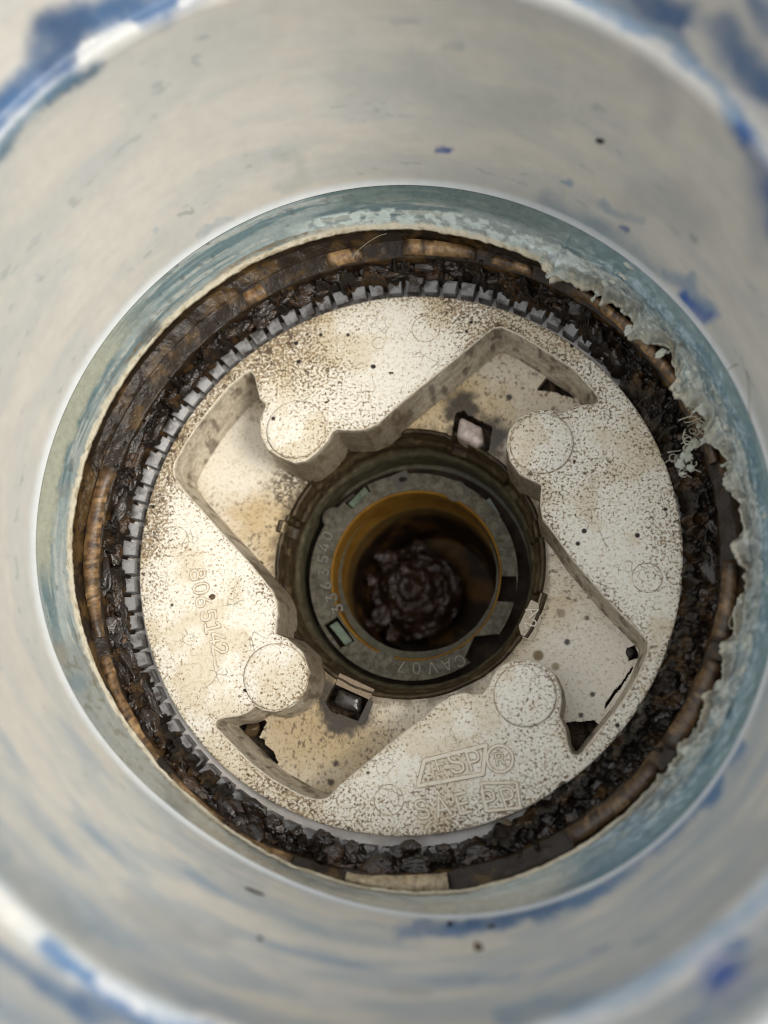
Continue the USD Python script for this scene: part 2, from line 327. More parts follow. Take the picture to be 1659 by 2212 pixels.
CREAM = np.array([.66, .635, .585])
def stain_cols(P, wet=1.0):
    v = P.reshape(-1, 3); q = proj(v)
    th = np.arctan2(v[:, 1], v[:, 0]); z = v[:, 2]
    cyl = np.stack([np.cos(th) * 2.3, np.sin(th) * 2.3, z * .105], 1)
    n1 = fbm(cyl * 1.4 + 7, 4, 11); n2 = fbm(cyl * np.array([2.2, 2.2, 3.0]) + 1, 4, 21); n3 = fbm(cyl * np.array([7, 7, 9.]) + 1, 3, 31)
    low = sstep(-.15, -.75, np.sin(th - .2))                  # streaky lower half
    col = np.tile(CREAM, (len(v), 1))
    col *= (1 + .10 * (n3 - .5))[:, None]
    GB, BL, DB = (.41, .465, .51), (.24, .34, .46), (.09, .17, .32)
    col = mixc(col, (.53, .55, .545), sstep(.42, .60, n1) * (.55 + .35 * low))
    col = mixc(col, GB, sstep(.50 - .10 * low, .68 - .06 * low, n2) * (.16 + .55 * low))
    col = mixc(col, BL, sstep(.62, .78, n2) * low * .6)
    n4 = fbm(np.stack([np.cos(th) * 22, np.sin(th) * 22, z * .9], 1), 3, 38); col = mixc(col, (.33, .37, .38), sstep(.69, .75, n4) * sstep(.45, .6, n1) * .5)
    wq = np.stack([fbm(q[:, :1] * np.array([[.011, 0, 0]]) + q[:, 1:] * np.array([[0, .011, 0]]), 3, 41), fbm(q[:, :1] * np.array([[.011, 0, 0]]) + q[:, 1:] * np.array([[0, .011, 5e-9]]) + 40, 3, 42)], 1) - .5
    qq = q + wq * 55
    wf = np.stack([fbm(np.column_stack([q * .07, 0 * z]), 3, 43), fbm(np.column_stack([q * .07, 0 * z + 9]), 3, 44)], 1) - .5; qf = q + wf * 16; qq = qq + wf * 12
    n6 = fbm(np.column_stack([q * .02, 0 * z]), 4, 45)
    S = [ # polyline, half width, colour, strength
     ([(-60,290),(20,215),(75,165),(115,95),(165,45),(230,35),(330,10),(420,-30)], 40, DB, .85),
     ([(110,80),(150,60),(130,140)], 42, (.075,.13,.24), .9),
     ([(-40,370),(40,275),(110,205),(165,165)], 13, (.12,.20,.27), .9),
     ([(110,215),(160,172),(205,150)], 13, (.05,.12,.2), .8),
     ([(270,60),(380,0),(480,-40)], 11, (.10,.17,.30), .8),
     ([(1330,-40),(1400,10),(1460,45)], 42, (.075,.15,.30), .92),
     ([(1560,70),(1590,120),(1640,180),(1720,220)], 40, DB, .9),
     ([(1640,-20),(1670,60)], 28, DB, .8),
     ([(1240,0),(1330,32),(1420,85),(1500,150),(1570,220),(1630,310),(1680,420)], 15, BL, .9),
     ([(1600,270),(1640,340),(1680,430),(1700,520)], 16, (.05,.13,.34), .95),
     ([(1665,400),(1690,500)], 28, (.03,.10,.33), .95),
     ([(955,325),(985,328)], 8, (.05,.12,.36), .9),
     ([(1215,392),(1235,396)], 5, BL, .8), ([(1340,490),(1352,500)], 6, (.05,.11,.3), .9), ([(1300,430),(1345,455),(1390,475)], 9, BL, .55),
     ([(1180,450),(1280,490),(1340,540),(1400,590)], 26, (.25,.33,.40), .75),
     ([(1475,640),(1510,660),(1535,690)], 20, (.02,.11,.42), 1.0), ([(1440,600),(1490,610),(1540,670)], 14, BL, .8),
     ([(1495,510),(1502,520)], 6, (.15,.2,.24), .7),
     ([(880,2008),(1000,2000),(1120,1975),(1250,1925),(1360,1865),(1450,1795),(1530,1700),(1590,1610)], 17, (.10,.21,.40), .95),
     ([(1020,1990),(1100,1976),(1200,1945)], 15, (.06,.15,.32), .8),
     ([(1230,2080),(1330,2040),(1440,1980),(1560,1880),(1640,1790)], 20, GB, .6),
     ([(1020,2120),(1080,2105),(1110,2098)], 9, BL, .7), ([(840,2150),(920,2140)], 9, (.42,.42,.38), .7),
     ([(1280,2055),(1310,2045)], 5, (.12,.17,.3), .8), ([(1370,2040),(1420,2020)], 6, (.2,.3,.36), .8),
     ([(1100,2190),(1250,2165),(1400,2110),(1500,2050),(1600,1975),(1680,1900)], 22, (.22,.33,.45), .75),
     ([(1585,2050),(1605,2030)], 15, (.08,.18,.38), .9),
     ([(1550,2125),(1575,2105)], 36, (.03,.11,.42), 1.0), ([(1520,2170),(1470,2210)], 18, BL, .8),
     ([(1600,2100),(1680,2060)], 12, (.30,.33,.38), .6),
     ([(90,2035),(140,2070),(200,2115),(280,2165)], 16, (.09,.18,.33), .9),
     ([(120,1950),(160,2000),(200,2020)], 15, (.30,.38,.42), .8), ([(20,1870),(70,1930),(140,1980)], 34, (.36,.41,.44), .7),
     ([(-40,2030),(30,2075),(110,2130),(200,2190)], 20, (.12,.22,.38), .85), ([(190,2160),(280,2190),(420,2230),(560,2250)], 26, DB, .8),
     ([(280,1960),(380,2010),(480,2035)], 30, (.38,.41,.42), .6),
     ([(-20,1780),(20,1850)], 20, (.22,.32,.40), .6),
     ([(430,505),(470,480),(500,470)], 6, GB, .6), ([(385,465),(415,455)], 4, (.3,.33,.32), .8), ([(340,490),(335,500)], 5, GB, .7),
     ([(600,330),(640,330),(660,380),(620,400)], 14, (.45,.48,.46), .5), ([(960,100),(990,105)], 9, (.36,.40,.40), .6), ([(850,50),(900,45)], 6, (.40,.41,.42), .6),
     ([(760,170),(880,150),(1000,230),(1150,240)], 45, (.50,.51,.49), .65), ([(1380,130),(1420,180),(1430,260)], 30, (.47,.47,.47), .55), ([(1290,230),(1300,235)], 8, (.33,.38,.36), .7),
     ([(1380,420),(1450,420),(1500,480)], 40, (.46,.47,.46), .6), ([(1640,330),(1650,560)], 26, (.40,.43,.47), .6)]
    for line, hw, c, k in S:
        d = seg_dist(qq if hw > 7 else qf, line)
        col = mixc(col, c, np.clip(k * (.55 + .9 * n6), 0, 1) * sstep(hw * 1.7, hw * .3, d))
    W = [([(180,120),(230,92),(285,75)], 12), ([(395,10),(440,-15)], 12), ([(1470,75),(1490,90)], 10), ([(1590,200),(1660,250)], 12), ([(220,2120),(290,2160),(315,2172)], 10), ([(430,2200),(530,2225)], 13), ([(1500,2150),(1659,2010)], 6)]
    for line, hw in W:                                         # bare white streaks between the stains
        col = mixc(col, (.70, .69, .67), .75 * sstep(hw * 1.4, hw * .6, seg_dist(qq, line)))
    # bare bright edge above the residue ring
    e = sstep(17.9, 17.4, z)
    col = mixc(col, (.60, .63, .645), e * .8)
    return col
v, f = grid(Pw); obj('inner_wall', (v, f), MT['plastic'], barrel, smooth=True, col=stain_cols(Pw))
# rim: a rolled bead, then a flange and a raised outer step
prof = dense([(0, 53.6), (.12, 54.3), (.45, 54.9), (.95, 55.1), (1.5, 55.05), (1.9, 55.2), (2.15, 55.8), (2.9, 60.), (3.7, 65.6), (4.0, 66.6), (4.5, 67.3), (5.2, 67.6), (14., 67.9)], .45)
Rr_, Zr_ = rim_r[None] + prof[:, :1], np.broadcast_to(prof[:, 1:], (len(prof), NT))
Pr = lathe(Rr_, Zr_, NT); v, f = grid(Pr)
cr = stain_cols(Pr)
obj('rim', (v, f), MT['plastic'], barrel, smooth=True, col=cr)
# outer skin under the flange, so the barrel has a body
prof2 = [(14., 67.9), (14., 66.), (7., 65.), (5.0, 62.), (4., 8.), (1.2, 8.)]
Po = lathe(np.array([rim_r + a for a, _ in prof2]), np.array([np.full(NT, b) for _, b in prof2]), NT)[:, ::8]
v, f = grid(Po); obj('outer_wall', (v, f), MT['plastic'], barrel, smooth=False, col=np.tile(CREAM, (len(v), 1)))

# ================================================================== teal residue over the sloping seat
rows = 46
T = np.linspace(0, 1, rows)[:, None]
edge_in = edge - .45
wrk = sstep(66, 40, DEG) * sstep(-62, -40, DEG)               # wrinkled where it is peeling, on the right
Rb = np.minimum(lip_s, lip + 1.5)[None] * (1 - T) + edge_in[None] * T; Rb = Rb + (lip - np.minimum(lip_s, lip + 1.5))[None] * np.clip(1 - T / .28, 0, 1) ** 1.5
Zb = 10.0 + (16.6 - 10.0) * (T ** .9) + 0 * TH[None]
a3 = np.stack([np.cos(TH)[None] * Rb, np.sin(TH)[None] * Rb, Zb], -1)
rid = (fbm(a3 * .55, 4, 51) - .5)
a4 = np.stack([np.cos(TH)[None] * 46 + 0 * T, np.sin(TH)[None] * 46 + 0 * T, T * 9 + 0 * TH[None]], -1); a4 = a4 + (fbm(a4 * .25, 2, 62)[..., None] - .5) * 7
ridge = np.abs(fbm(a4 * np.array([.22, .22, .55]) + 9, 5, 61) - .5) * 3
bump = rid * (.25 + 1.6 * wrk[None]) * sstep(1.0, .75, T) * sstep(-.05, .1, T) + (1 - ridge) * 1.7 * wrk[None] * sstep(.75, .4, T) * sstep(0, .12, T)
roll = np.exp(-((T - .13) / .07) ** 2) * (.25 + .9 * wrk[None])  # a thick lip just behind the edge
droop = sstep(.16, 0, T) * tornm[None] * (fbm(np.stack([TH * 9, 0 * TH, 0 * TH], 1), 3, 77) * 2.2 - .4)[None]
Zb = Zb + bump + roll - droop
Pb = lathe(Rb, Zb, NT)
qb = Pb.reshape(-1, 3); tb = np.broadcast_to(T, (rows, NT)).reshape(-1); db = np.broadcast_to(DEG, (rows, NT)).reshape(-1)
pb = proj(qb)
n1 = fbm(qb * .22, 4, 71); n2 = fbm(qb * .9, 4, 72); n3 = fbm(np.stack([np.cos(np.radians(db)) * 3, np.sin(np.radians(db)) * 3, tb * 4], 1), 4, 73)
n5 = fbm(np.stack([np.cos(np.radians(db)) * 7, np.sin(np.radians(db)) * 7, tb * 9], 1), 4, 75)
col = np.tile(np.array([.29, .35, .355]), (len(qb), 1))
col = mixc(col, (.115, .185, .21), sstep(.44, .60, n3) * .9)
col = mixc(col, (.46, .48, .45), sstep(.52, .66, n5) * .75)
col = mixc(col, (.07, .10, .11), sstep(.60, .70, n5 * .4 + n2 * .6) * .6)
# yellow-grey outer half on the left, clean grey at the bottom
lf = sstep(130, 150, np.abs(db)) ; col = mixc(col, (.40, .41, .33), lf * sstep(.42, .6, tb + (n2 - .5) * .3) * (db > 0) * .9)
lf2 = sstep(-170, -178, db) + (db > 160); col = mixc(col, (.40, .41, .33), np.clip(lf2, 0, 1) * sstep(.5, .62, tb + (n2 - .5) * .3) * .9)
bt = sstep(-135, -118, db) * sstep(-58, -72, db); col = mixc(col, (.40, .40, .36), bt * .85 * sstep(.25, .35, tb + (n2 - .5) * .2)); col = mixc(col, (.45, .52, .52), bt * sstep(.34, .26, np.abs(tb - .18)) * .6)
bl = sstep(-165, -158, db) * sstep(-118, -128, db); col = mixc(col, (.19, .22, .225), bl * .75); col = mixc(col, (.10, .115, .09), bl * sstep(.55, .68, n2) * .8)
col = mixc(col, (.12, .22, .30), sstep(-38, -52, db) * sstep(-66, -58, db) * .7)
dk = sstep(30, 22, np.abs(db - 72)) * sstep(.45, .7, tb); col = mixc(col, (.115, .17, .165), dk * .8)
pale = sstep(.27, .19, np.abs(tb - .20)) * sstep(30, 20, np.abs(db - 80)); col = mixc(col, (.62, .72, .70), pale * sstep(.42, .56, n2) * .9)
rt = np.broadcast_to(wrk, (rows, NT)).reshape(-1)
nr_ = fbm(qb * 1.8, 4, 74); col = mixc(col, (.60, .62, .53), rt * sstep(.44, .56, n2 * .6 + nr_ * .4) * sstep(.50, .22, tb + (n5 - .5) * 1.5) * .8); col = mixc(col, (.10, .15, .16), rt * sstep(.55, .66, nr_) * sstep(.7, .5, tb) * .6)
col = mixc(col, (.13, .245, .29), rt * sstep(.45, .62, tb + (n3 - .5) * .3) * .7)
col = mixc(col, (.14, .16, .15), rt * sstep(.60, .70, n1) * sstep(.7, .4, tb) * .7)
# cream edge, brown grime just behind it
ed = sstep(.085, .035, tb + (n2 - .5) * .16); col = mixc(col, (.74, .68, .54), ed * (1 - .75 * rt * sstep(.45, .55, n5)))
br = np.exp(-((tb - .13 - (n2 - .5) * .2) / .05) ** 2) * (1 - rt) * sstep(.42, .55, n3); col = mixc(col, (.17, .125, .07), br * .9)
bk = sstep(14, 6, np.hypot(*(pb - np.array([330, 725])).T) * .35); col = mixc(col, (.10, .12, .13), bk * .8)
rs = [((120, 1415), 26, (.20, .19, .16)), ((168, 1475), 20, (.10, .17, .22)), ((140, 1060), 14, (.22, .25, .25)), ((1470, 745), 5, (.12, .08, .03))]
for c_, r_, cc in rs: col = mixc(col, cc, sstep(r_ * 1.4, r_ * .6, np.hypot(*(pb - np.array(c_)).T)) * .8)
res = thing('dried_residue', 'teal and cream dried residue crusted on the sloping seat, torn along the right', 'residue')
v, f = grid(Pb); obj('crust', (v, f), MT['residue'], res, smooth=True, col=col)
# thickness: cream torn edge and a dark underside
jz = (fbm(np.stack([TH * 40, 0 * TH, 0 * TH], 1), 3, 81) - .5)
z0 = Zb[0]; r0 = Rb[0]
Pe = lathe(np.array([r0, r0 - .16, r0 - .12, r0 + .2]), np.array([z0 - .002, z0 - .25 + jz * .2, z0 - .75 + jz * .3, z0 - 1.0 + jz * .3]), NT)
v, f = grid(Pe); ce = np.tile(np.array([.76, .70, .55]), (len(v), 1)); ne = fbm(v * .8, 3, 82); ce = mixc(ce, (.40, .33, .20), sstep(.5, .65, ne) * .8)
ce = mixc(ce, (.42, .45, .40), np.tile(wrk, 4) * .7)
obj('torn_edge', (v, f), MT['residue'], res, smooth=True, col=ce)
Pu = lathe(np.array([r0 + .2, r0 * .3 + edge_in * .7, edge_in + 1.2]), np.array([z0 - 1.0 + jz * .3, np.full(NT, 12.0), np.full(NT, 15.0)]), NT)[:, ::4]
v, f = grid(Pu); obj('underside', (v, f), MT['under'], res, smooth=True)
# loose shreds standing on the torn edge
for k, (px, py, L_, a_) in enumerate([(1205,590,3.2,200),(1290,640,1.6,215),(1352,665,1.6,225),(1372,715,2.6,190),(1432,765,1.8,200),(1470,840,1.6,185),(1515,888,2.0,190),(1573,1005,1.8,185),(1600,1052,2.2,160),(1590,1030,1.5,140),(1596,1395,1.8,200),(1560,1480,2.2,210),(1450,1668,1.6,225),(1500,1590,1.6,215)]):
    c_ = place([px, py], 10.3); r_ = np.random.default_rng(300 + k); a = math.radians(a_ + r_.normal() * 15)
    n_ = 7; u = np.linspace(0, 1, n_); vv = np.linspace(-1, 1, 5)
    wd = L_ * (.5 + .35 * np.sin(u * 5 + k)) * (1 - .55 * u)
    X = c_[0] + np.cos(a) * L_ * (u - .45)[:, None] - np.sin(a) * wd[:, None] * vv[None] * .7 + r_.normal(size=(n_, 5)) * .10
    Y = c_[1] + np.sin(a) * L_ * (u - .45)[:, None] + np.cos(a) * wd[:, None] * vv[None] * .7 + r_.normal(size=(n_, 5)) * .10
    Z = 10.7 + .5 * np.sin(u * 3)[:, None] + r_.normal(size=(n_, 5)) * .16 - .4 * u[:, None]
    top = np.stack([X, Y, Z], -1); bot = top - [0, 0, .16]
    full = np.concatenate([top, bot[:, ::-1]], 1)                  # closed around
    v, f = grid(full); obj('shred', (v, f), MT['flake'], res, smooth=True)

for k in range(95):
    r_ = np.random.default_rng(4000 + k); d = 62 - 112 * r_.uniform(); j = int((d % 360) * 4) % NT; u = abs(r_.normal()) * 1.1
    p = np.array([(lip[j] + .1 + u) * math.cos(TH[j]), (lip[j] + .1 + u) * math.sin(TH[j]), Zb[min(rows - 1, int(u / (edge_in[j] - lip[j]) * rows)), j] + .05])
    obj('flake', lump_mesh(p, .16 + .42 * r_.uniform() ** 1.6, 4100 + k, 2, .9, .5, r_.uniform(1, 2)), MT['flake'], res, smooth=30)

# ================================================================== splined sleeve: toothed wall, ledge
sleeve = thing('splined_sleeve', 'grey toothed sleeve with brown caked ledge around the white disc', 'sleeve')
n = 480; th = np.arange(n) * 2 * np.pi / n
SC = np.array([.30, -.40])
prof = dense([(40.0, -8), (40.0, -2.9), (40.2, -2.6), (43.4, -2.55), (43.4, -1.2), (45.2, -1.0)], .6)
v, f = grid(lathe(prof[:, 0], prof[:, 1], n)); v[:, :2] += SC; obj('sleeve_wall', (v, f), plain('sleeve_wall_plastic', (.66, .63, .61), rough=.45, var=(250., (.50, .46, .42), .35, .6)), sleeve, smooth=True)
NTOOTH = 92
for k in range(NTOOTH):
    a = 2 * np.pi * k / NTOOTH + .02
    deg = (math.degrees(a) + 180) % 360 - 180
    if -66 < deg < 40: continue                     # buried in tar there
    pr = [(41.6, .98), (42.3, 1.06), (43.45, 1.2)]   # (r, half width mm)
    cs = []
    for r_, hw in pr: cs.append((r_, -hw / r_, hw / r_))
    P = []
    for zi in range(4):
        z_, dr = [(-2.7, .0), (-1.6, 0.0), (-.45, 0.12), (.0, .75)][zi]
        ringp = []
        for r_, l_, h_ in cs: ringp.append(((r_ + dr * (1 if r_ < 43 else 0)), a + l_, z_ + (.35 if (zi == 3 and r_ > 42.0) else 0)))
        for r_, l_, h_ in cs[::-1]: ringp.append(((r_ + dr * (1 if r_ < 43 else 0)), a + h_, z_ + (.35 if (zi == 3 and r_ > 42.0) else 0)))
        P.append([(r_ * math.cos(t_) + SC[0], r_ * math.sin(t_) + SC[1], zz) for r_, t_, zz in ringp])
    P = np.array(P); v, f = grid(P)
    n0 = 18; cap = np.array([[n0, n0 + 1, n0 + 5], [n0 + 1, n0 + 4, n0 + 5], [n0 + 1, n0 + 2, n0 + 4], [n0 + 2, n0 + 3, n0 + 4], [0, 5, 1], [1, 5, 4], [1, 4, 2], [2, 4, 3]])
    obj('tooth', (v, np.vstack([f, cap])), MT['tooth'], sleeve, smooth=35)
# ledge wall behind the grime
n = 720; th = np.arange(n) * 2 * np.pi / n
lip720 = lip_s[::2]
wall_r = np.maximum(lip720 + .9, 46.9)
ro = np.minimum(wall_r - .35, 47.4)
rowsR = [np.full(n, 44.6), np.full(n, 44.9), ro - .1, ro, wall_r, wall_r + .5]
rowsZ = [np.full(n, 1.0), np.full(n, 4.0), np.full(n, 5.0), np.full(n, 5.2), np.full(n, 6.4), np.full(n, 12.)]
Rq = np.array(rowsR); Zq = np.array(rowsZ)
ti = np.linspace(0, 5, 60); k0 = np.minimum(ti.astype(int), 4); ft = (ti - k0)[:, None]
Rq = Rq[k0] * (1 - ft) + Rq[k0 + 1] * ft; Zq = Zq[k0] * (1 - ft) + Zq[k0 + 1] * ft
Pq = lathe(Rq, Zq, n); nz = fbm(Pq * .5, 3, 91) - .5
Pq = lathe(Rq - nz * .5, Zq + nz * .4, n); vq = Pq.reshape(-1, 3)
colq = np.tile(np.array([.021, .013, .007]), (len(vq), 1)); q1 = fbm(vq * .35, 4, 92); q2 = fbm(vq * 1.2, 3, 93)
colq = mixc(colq, (.08, .046, .016), sstep(.48, .64, q1) * .85); colq = mixc(colq, (.015, .010, .008), sstep(.52, .66, q2) * .8)
v, f = grid(Pq); obj('ledge_wall', (v, f), MT['ledge'], sleeve, smooth=True, col=colq)
# tan bands of bare plastic on the ledge
bands = [(163, 196, 4.7), (199, 222, 4.4), (74, 88, 5.2), (62.5, 71, 4.4), (96, 103, 4.7), (106, 111, 3.6), (12, 54, 5.6), (-22, -38, 5.2), (225, 238, 4.6), (240, 252, 4.9), (-5, -19, 4.9), (262, 279, 6.0), (116, 121, 4.2), (-42, -60, 5.4)]
for k, (d0, d1, z_) in enumerate(bands):
    t = np.radians(np.linspace(d0, d1, max(10, int(abs(d1 - d0) * 2)))); r_in, r_out = 44.75, np.interp(np.degrees(t) % 360, np.degrees(th), ro) - .15
    w_ = fbm(np.stack([t * 13, 0 * t + k, 0 * t], 1), 4, 5) - .5
    endt = sstep(0, .06, (t - t[0]) / (t[-1] - t[0])) * sstep(1, .94, (t - t[0]) / (t[-1] - t[0]))
    R4 = np.array([r_in + .55 + w_ * .5, r_in + .25 + w_ * .5, r_in * .5 + r_out * .5, r_out - .2 - w_ * .3, r_out + .15 - w_ * .3])
    Z5 = np.array([z_ - 1.2 + 0 * t, z_ - .1 + w_ * .3, z_ + .45 + 0 * t, z_ + .75 + w_ * .3, z_ - .2 + 0 * t]); Z5 = Z5 - (1 - endt) * .5
    P = np.stack([R4 * np.cos(t), R4 * np.sin(t), Z5], -1); v, f = grid(P, closed=False)
    c_ = np.tile(np.array([.20, .115, .05]), (len(v), 1)); b1 = fbm(v * .5, 3, 94 + k); b2 = fbm(v * 1.5, 3, 95)
    c_ = mixc(c_, (.42, .27, .13), sstep(.48, .66, b1)); c_ = mixc(c_, (.04, .025, .015), sstep(.50, .62, b2) * .9)
    ee = np.tile(sstep(0, .18, (t - t[0]) / (t[-1] - t[0])) * sstep(1, .82, (t - t[0]) / (t[-1] - t[0])), 5); c_ = mixc(c_, (.05, .03, .015), (1 - ee) * .8)
    if k in (7, 10, 13): c_ = c_ * .6
    if k == 11: c_ = mixc(c_, (.50, .42, .28), .7 * np.ones(len(v)))
    obj('ledge_band', (v, f), MT['tan'], sleeve, smooth=True, col=c_)

# ================================================================== tar and crumbs caked on the teeth
tar = thing('caked_tar', 'black tarry grime caked around the disc on top of the teeth', 'grime')
n = 1440; rr = np.linspace(0, 1, 30)[:, None]; degt = DEG
rin = 42.35 + (fbm(np.stack([np.cos(TH) * 30, np.sin(TH) * 30, 0 * TH], 1), 3, 101) - .5) * 2.4 - 2.0 * sstep(56, 30, degt) * sstep(-84, -58, degt) + .3 * sstep(135, 160, degt)
rin = rin + .0
R_ = rin[None] * (1 - rr) + 45.6 * rr
hb = fbm(np.stack([np.cos(TH)[None] * R_ * .9, np.sin(TH)[None] * R_ * .9, 0 * R_], -1), 4, 102)
hc = np.abs(fbm(np.stack([np.cos(TH)[None] * R_ * .45, np.sin(TH)[None] * R_ * .45, 0 * R_ + 3], -1), 4, 103) - .5)
prof_h = np.sin(np.clip(rr * 2.6 + .05, 0, 1) * np.pi / 2)
H_ = -1.2 + prof_h * 3.3 + rr * 1.2 + (hb - .5) * 5.0 * sstep(0, .12, rr) - hc * 2.0
P = lathe(R_, H_, n); v = P.reshape(-1, 3)
c_ = np.tile(np.array([.011, .0075, .0055]), (len(v), 1)); t1 = fbm(v * .4, 3, 104); t2 = fbm(v * 1.3, 3, 105)
c_ = mixc(c_, (.055, .030, .012), sstep(.53, .66, t1) * .85); c_ = mixc(c_, (.010, .008, .007), sstep(.5, .62, t2) * .7)
v, f = grid(P); obj('tar_bed', (v, f), MT['tar'], tar, smooth=True, col=c_)
k = 0
for i in range(230):
    r_ = np.random.default_rng(1000 + i)
    d = r_.uniform(-180, 180); a = math.radians(d)
    R0 = 43.0 + 2.2 * r_.uniform() ** .9 - (.9 if -66 < d < 40 else 0) * r_.uniform()
    s = .40 + 1.35 * r_.uniform() ** 1.9
    if -125 < d < -70 and r_.uniform() < .5: s *= 1.3
    zz = .9 + (R0 - 43.0) * .85 + r_.uniform(-.3, .8)
    brown = r_.uniform() < .28
    obj('tar_lump', lump_mesh((R0 * math.cos(a), R0 * math.sin(a), zz), s, i, sub=3, flatz=.6, rough=.7, cuts=(1 if i % 3 else 6), stretch=r_.uniform(1, 2.6)), MT['tarb'] if brown else MT['tarl'], tar, smooth=(60 if i % 3 else 28))
for i, (px, py, s) in enumerate([(545,1745,1.5),(590,1785,1.6),(520,1790,1.2),(640,1800,1.0),(700,1810,1.1),(885,1830,1.3),(860,1840,1.0),(560,1820,1.2),(620,1830,1.1),(470,1750,1.1),(430,1700,1.0),(760,1830,.9),(960,1835,1.0),(340,820,1.3),(385,780,1.2),(430,740,1.1),(318,870,1.2),(300,930,1.0),(700,575,1.0),(900,600,1.0),(1100,590,1.1),(815,570,1.1),(1190,640,1.1),(265,1070,1.0),(255,1010,.9),(1290,720,1.2),(1330,770,1.1)]):
    obj('tar_lump', lump_mesh(place([px, py], 2.3), s * (1.0 if i < 13 else 1.25), 700 + i, sub=3, flatz=.75, rough=.9, cuts=4, stretch=1.35), MT['tarl'], tar, smooth=30)

for i in range(30):
    r_ = np.random.default_rng(2600 + i); d = math.radians(r_.uniform(92, 215) if i < 22 else r_.uniform(215, 285)); R0 = r_.uniform(43.4, 45.0)
    obj('tar_lump', lump_mesh((R0 * math.cos(d), R0 * math.sin(d), 1.6 + (R0 - 43.4) * .9), r_.uniform(.9, 1.6), 2700 + i, sub=3, flatz=.55, rough=1.1, cuts=2, stretch=r_.uniform(1.2, 2.2)), MT['tarb'] if i % 4 == 0 else MT['tarl'], tar, smooth=50)

# ================================================================== the white disc
HOLE = [(531,806),(496,835),(450,889),(423,926),(398,965),(379,1000),(376,1012),(378,1028),(398,1058),(463,1131),(536,1211),(587,1273),(598,1298),(600,1327),(594,1368),(620,1378),(653,1408),(668,1452),(657,1491),(631,1521),(594,1539),(565,1535),(551,1526),(536,1539),(514,1548),(485,1551),(467,1557),(465,1568),(496,1601),(543,1648),(587,1681),(645,1714),(678,1725),(697,1726),(711,1718),(733,1695),(864,1586),(918,1547),(944,1521),(975,1502),(1001,1496),(1023,1499),(1042,1499),(1055,1482),(1064,1460),(1079,1438),(1110,1425),(1141,1423),(1172,1434),(1198,1456),(1211,1486),(1215,1513),(1209,1548),(1222,1574),(1228,1609),(1237,1629),(1250,1631),(1259,1622),(1289,1583),(1342,1517),(1377,1460),(1397,1408),(1398,1390),(1390,1377),(1303,1289),(1233,1206),(1198,1156),(1172,1122),(1166,1091),(1169,1047),(1149,1038),(1123,1025),(1101,995),(1093,964),(1099,929),(1123,898),(1154,884),(1184,883),(1213,892),(1228,883),(1250,874),(1280,872),(1293,868),(1289,854),(1237,797),(1172,756),(1119,723),(1084,708),(1066,710),(1049,723),(975,784),(865,872),(817,916),(788,928),(755,930),(726,928),(715,937),(708,952),(689,974),(660,996),(635,1000),(602,987),(576,970),(562,941),(560,908),(569,886),(573,873),(560,861),(555,839),(549,813),(541,802)]
hole = Polygon(ccw(place(HOLE, 0.0)[:, :2])).buffer(0)
hole = hole.buffer(.28).buffer(-.56).buffer(.28)                   # round the corners a little
if hole.geom_type != 'Polygon': hole = max(hole.geoms, key=lambda g: g.area)
HP = ccw(ring_pts(hole, .3)); hole = Polygon(HP)
disc = thing('speckled_disc', 'round white plastic disc with brown speckles and four deep pockets', 'disc')
RD = 40.45
tt = np.arange(360) * 2 * np.pi / 360
edge_n = 1 + .0025 * (fbm(np.stack([np.cos(tt) * 6, np.sin(tt) * 6, 0 * tt], 1), 3, 12) - .5)
OP = np.stack([RD * edge_n * np.cos(tt), RD * edge_n * np.sin(tt)], 1)
def dirt_cols(v, floor=False):
    q = proj(v); r_ = np.hypot(v[:, 0], v[:, 1]); th_ = np.degrees(np.arctan2(v[:, 1], v[:, 0]))
    d = .30 + .85 * (fbm(v * .10, 4, 15) - .5)
    d += .40 * sstep(33, 40.3, r_) * (.45 + .75 * sstep(60, 140, th_)) + .2 * sstep(39.0, 40.4, r_)
    d += .40 * sstep(170, 40, np.hypot(*(q - np.array([600, 760])).T)) + .25 * sstep(150, 40, np.hypot(*(q - np.array([1050, 690])).T)) + .28 * sstep(140, 40, np.hypot(*(q - np.array([980, 1730])).T))
    d += .3 * sstep(60, 10, np.hypot(*(q - np.array([560, 1260])).T)) - .12 * sstep(170, 60, np.hypot(*(q - np.array([480, 1420])).T)) - .15 * sstep(130, 40, np.hypot(*(q - np.array([850, 800])).T))
    d += .30 * sstep(1.6, .2, np.array(shapely.distance(shapely.points(v[:, :2]), hole.exterior)))
    d += .3 * sstep(70, 20, np.abs(th_ - 172)) * sstep(35, 40, r_)
    g = np.clip(1.05 - .55 * sstep(36, 40.4, r_) * (fbm(v * .5, 3, 17)) * (.6 + .6 * sstep(50, 130, th_)) - .55 * sstep(.5, .66, fbm(v * .16, 4, 18)) - .30 * sstep(200, 60, np.hypot(*(q - np.array([590, 760])).T)), 0, 1)
    return np.stack([np.clip(d, 0, 1), g, np.zeros(len(v))], 1)
inner = ccw(HP)
hn = normals2(inner)
BV = .22
top_poly = Polygon(OP * (1 - .3 / RD)).difference(Polygon(inner + hn * BV).buffer(0))
v, f = flat(top_poly, 0.0)
tv, tf = trimesh.remesh.subdivide_to_size(v, f, .9)
tm = trimesh.Trimesh(tv, tf, process=False); tm.merge_vertices()
tv, tf = np.array(tm.vertices), np.array(tm.faces)
so = strip(OP, [(-.3, 0.0), (-.12, -.05), (-.03, -.16), (0, -.35), (0, -3.5), (-.3, -4.)])
vv_, ff_ = cat_([(tv, tf), so])
obj('face_plate', (vv_, ff_), MT['speck'], disc, smooth=True, col=dirt_cols(vv_))
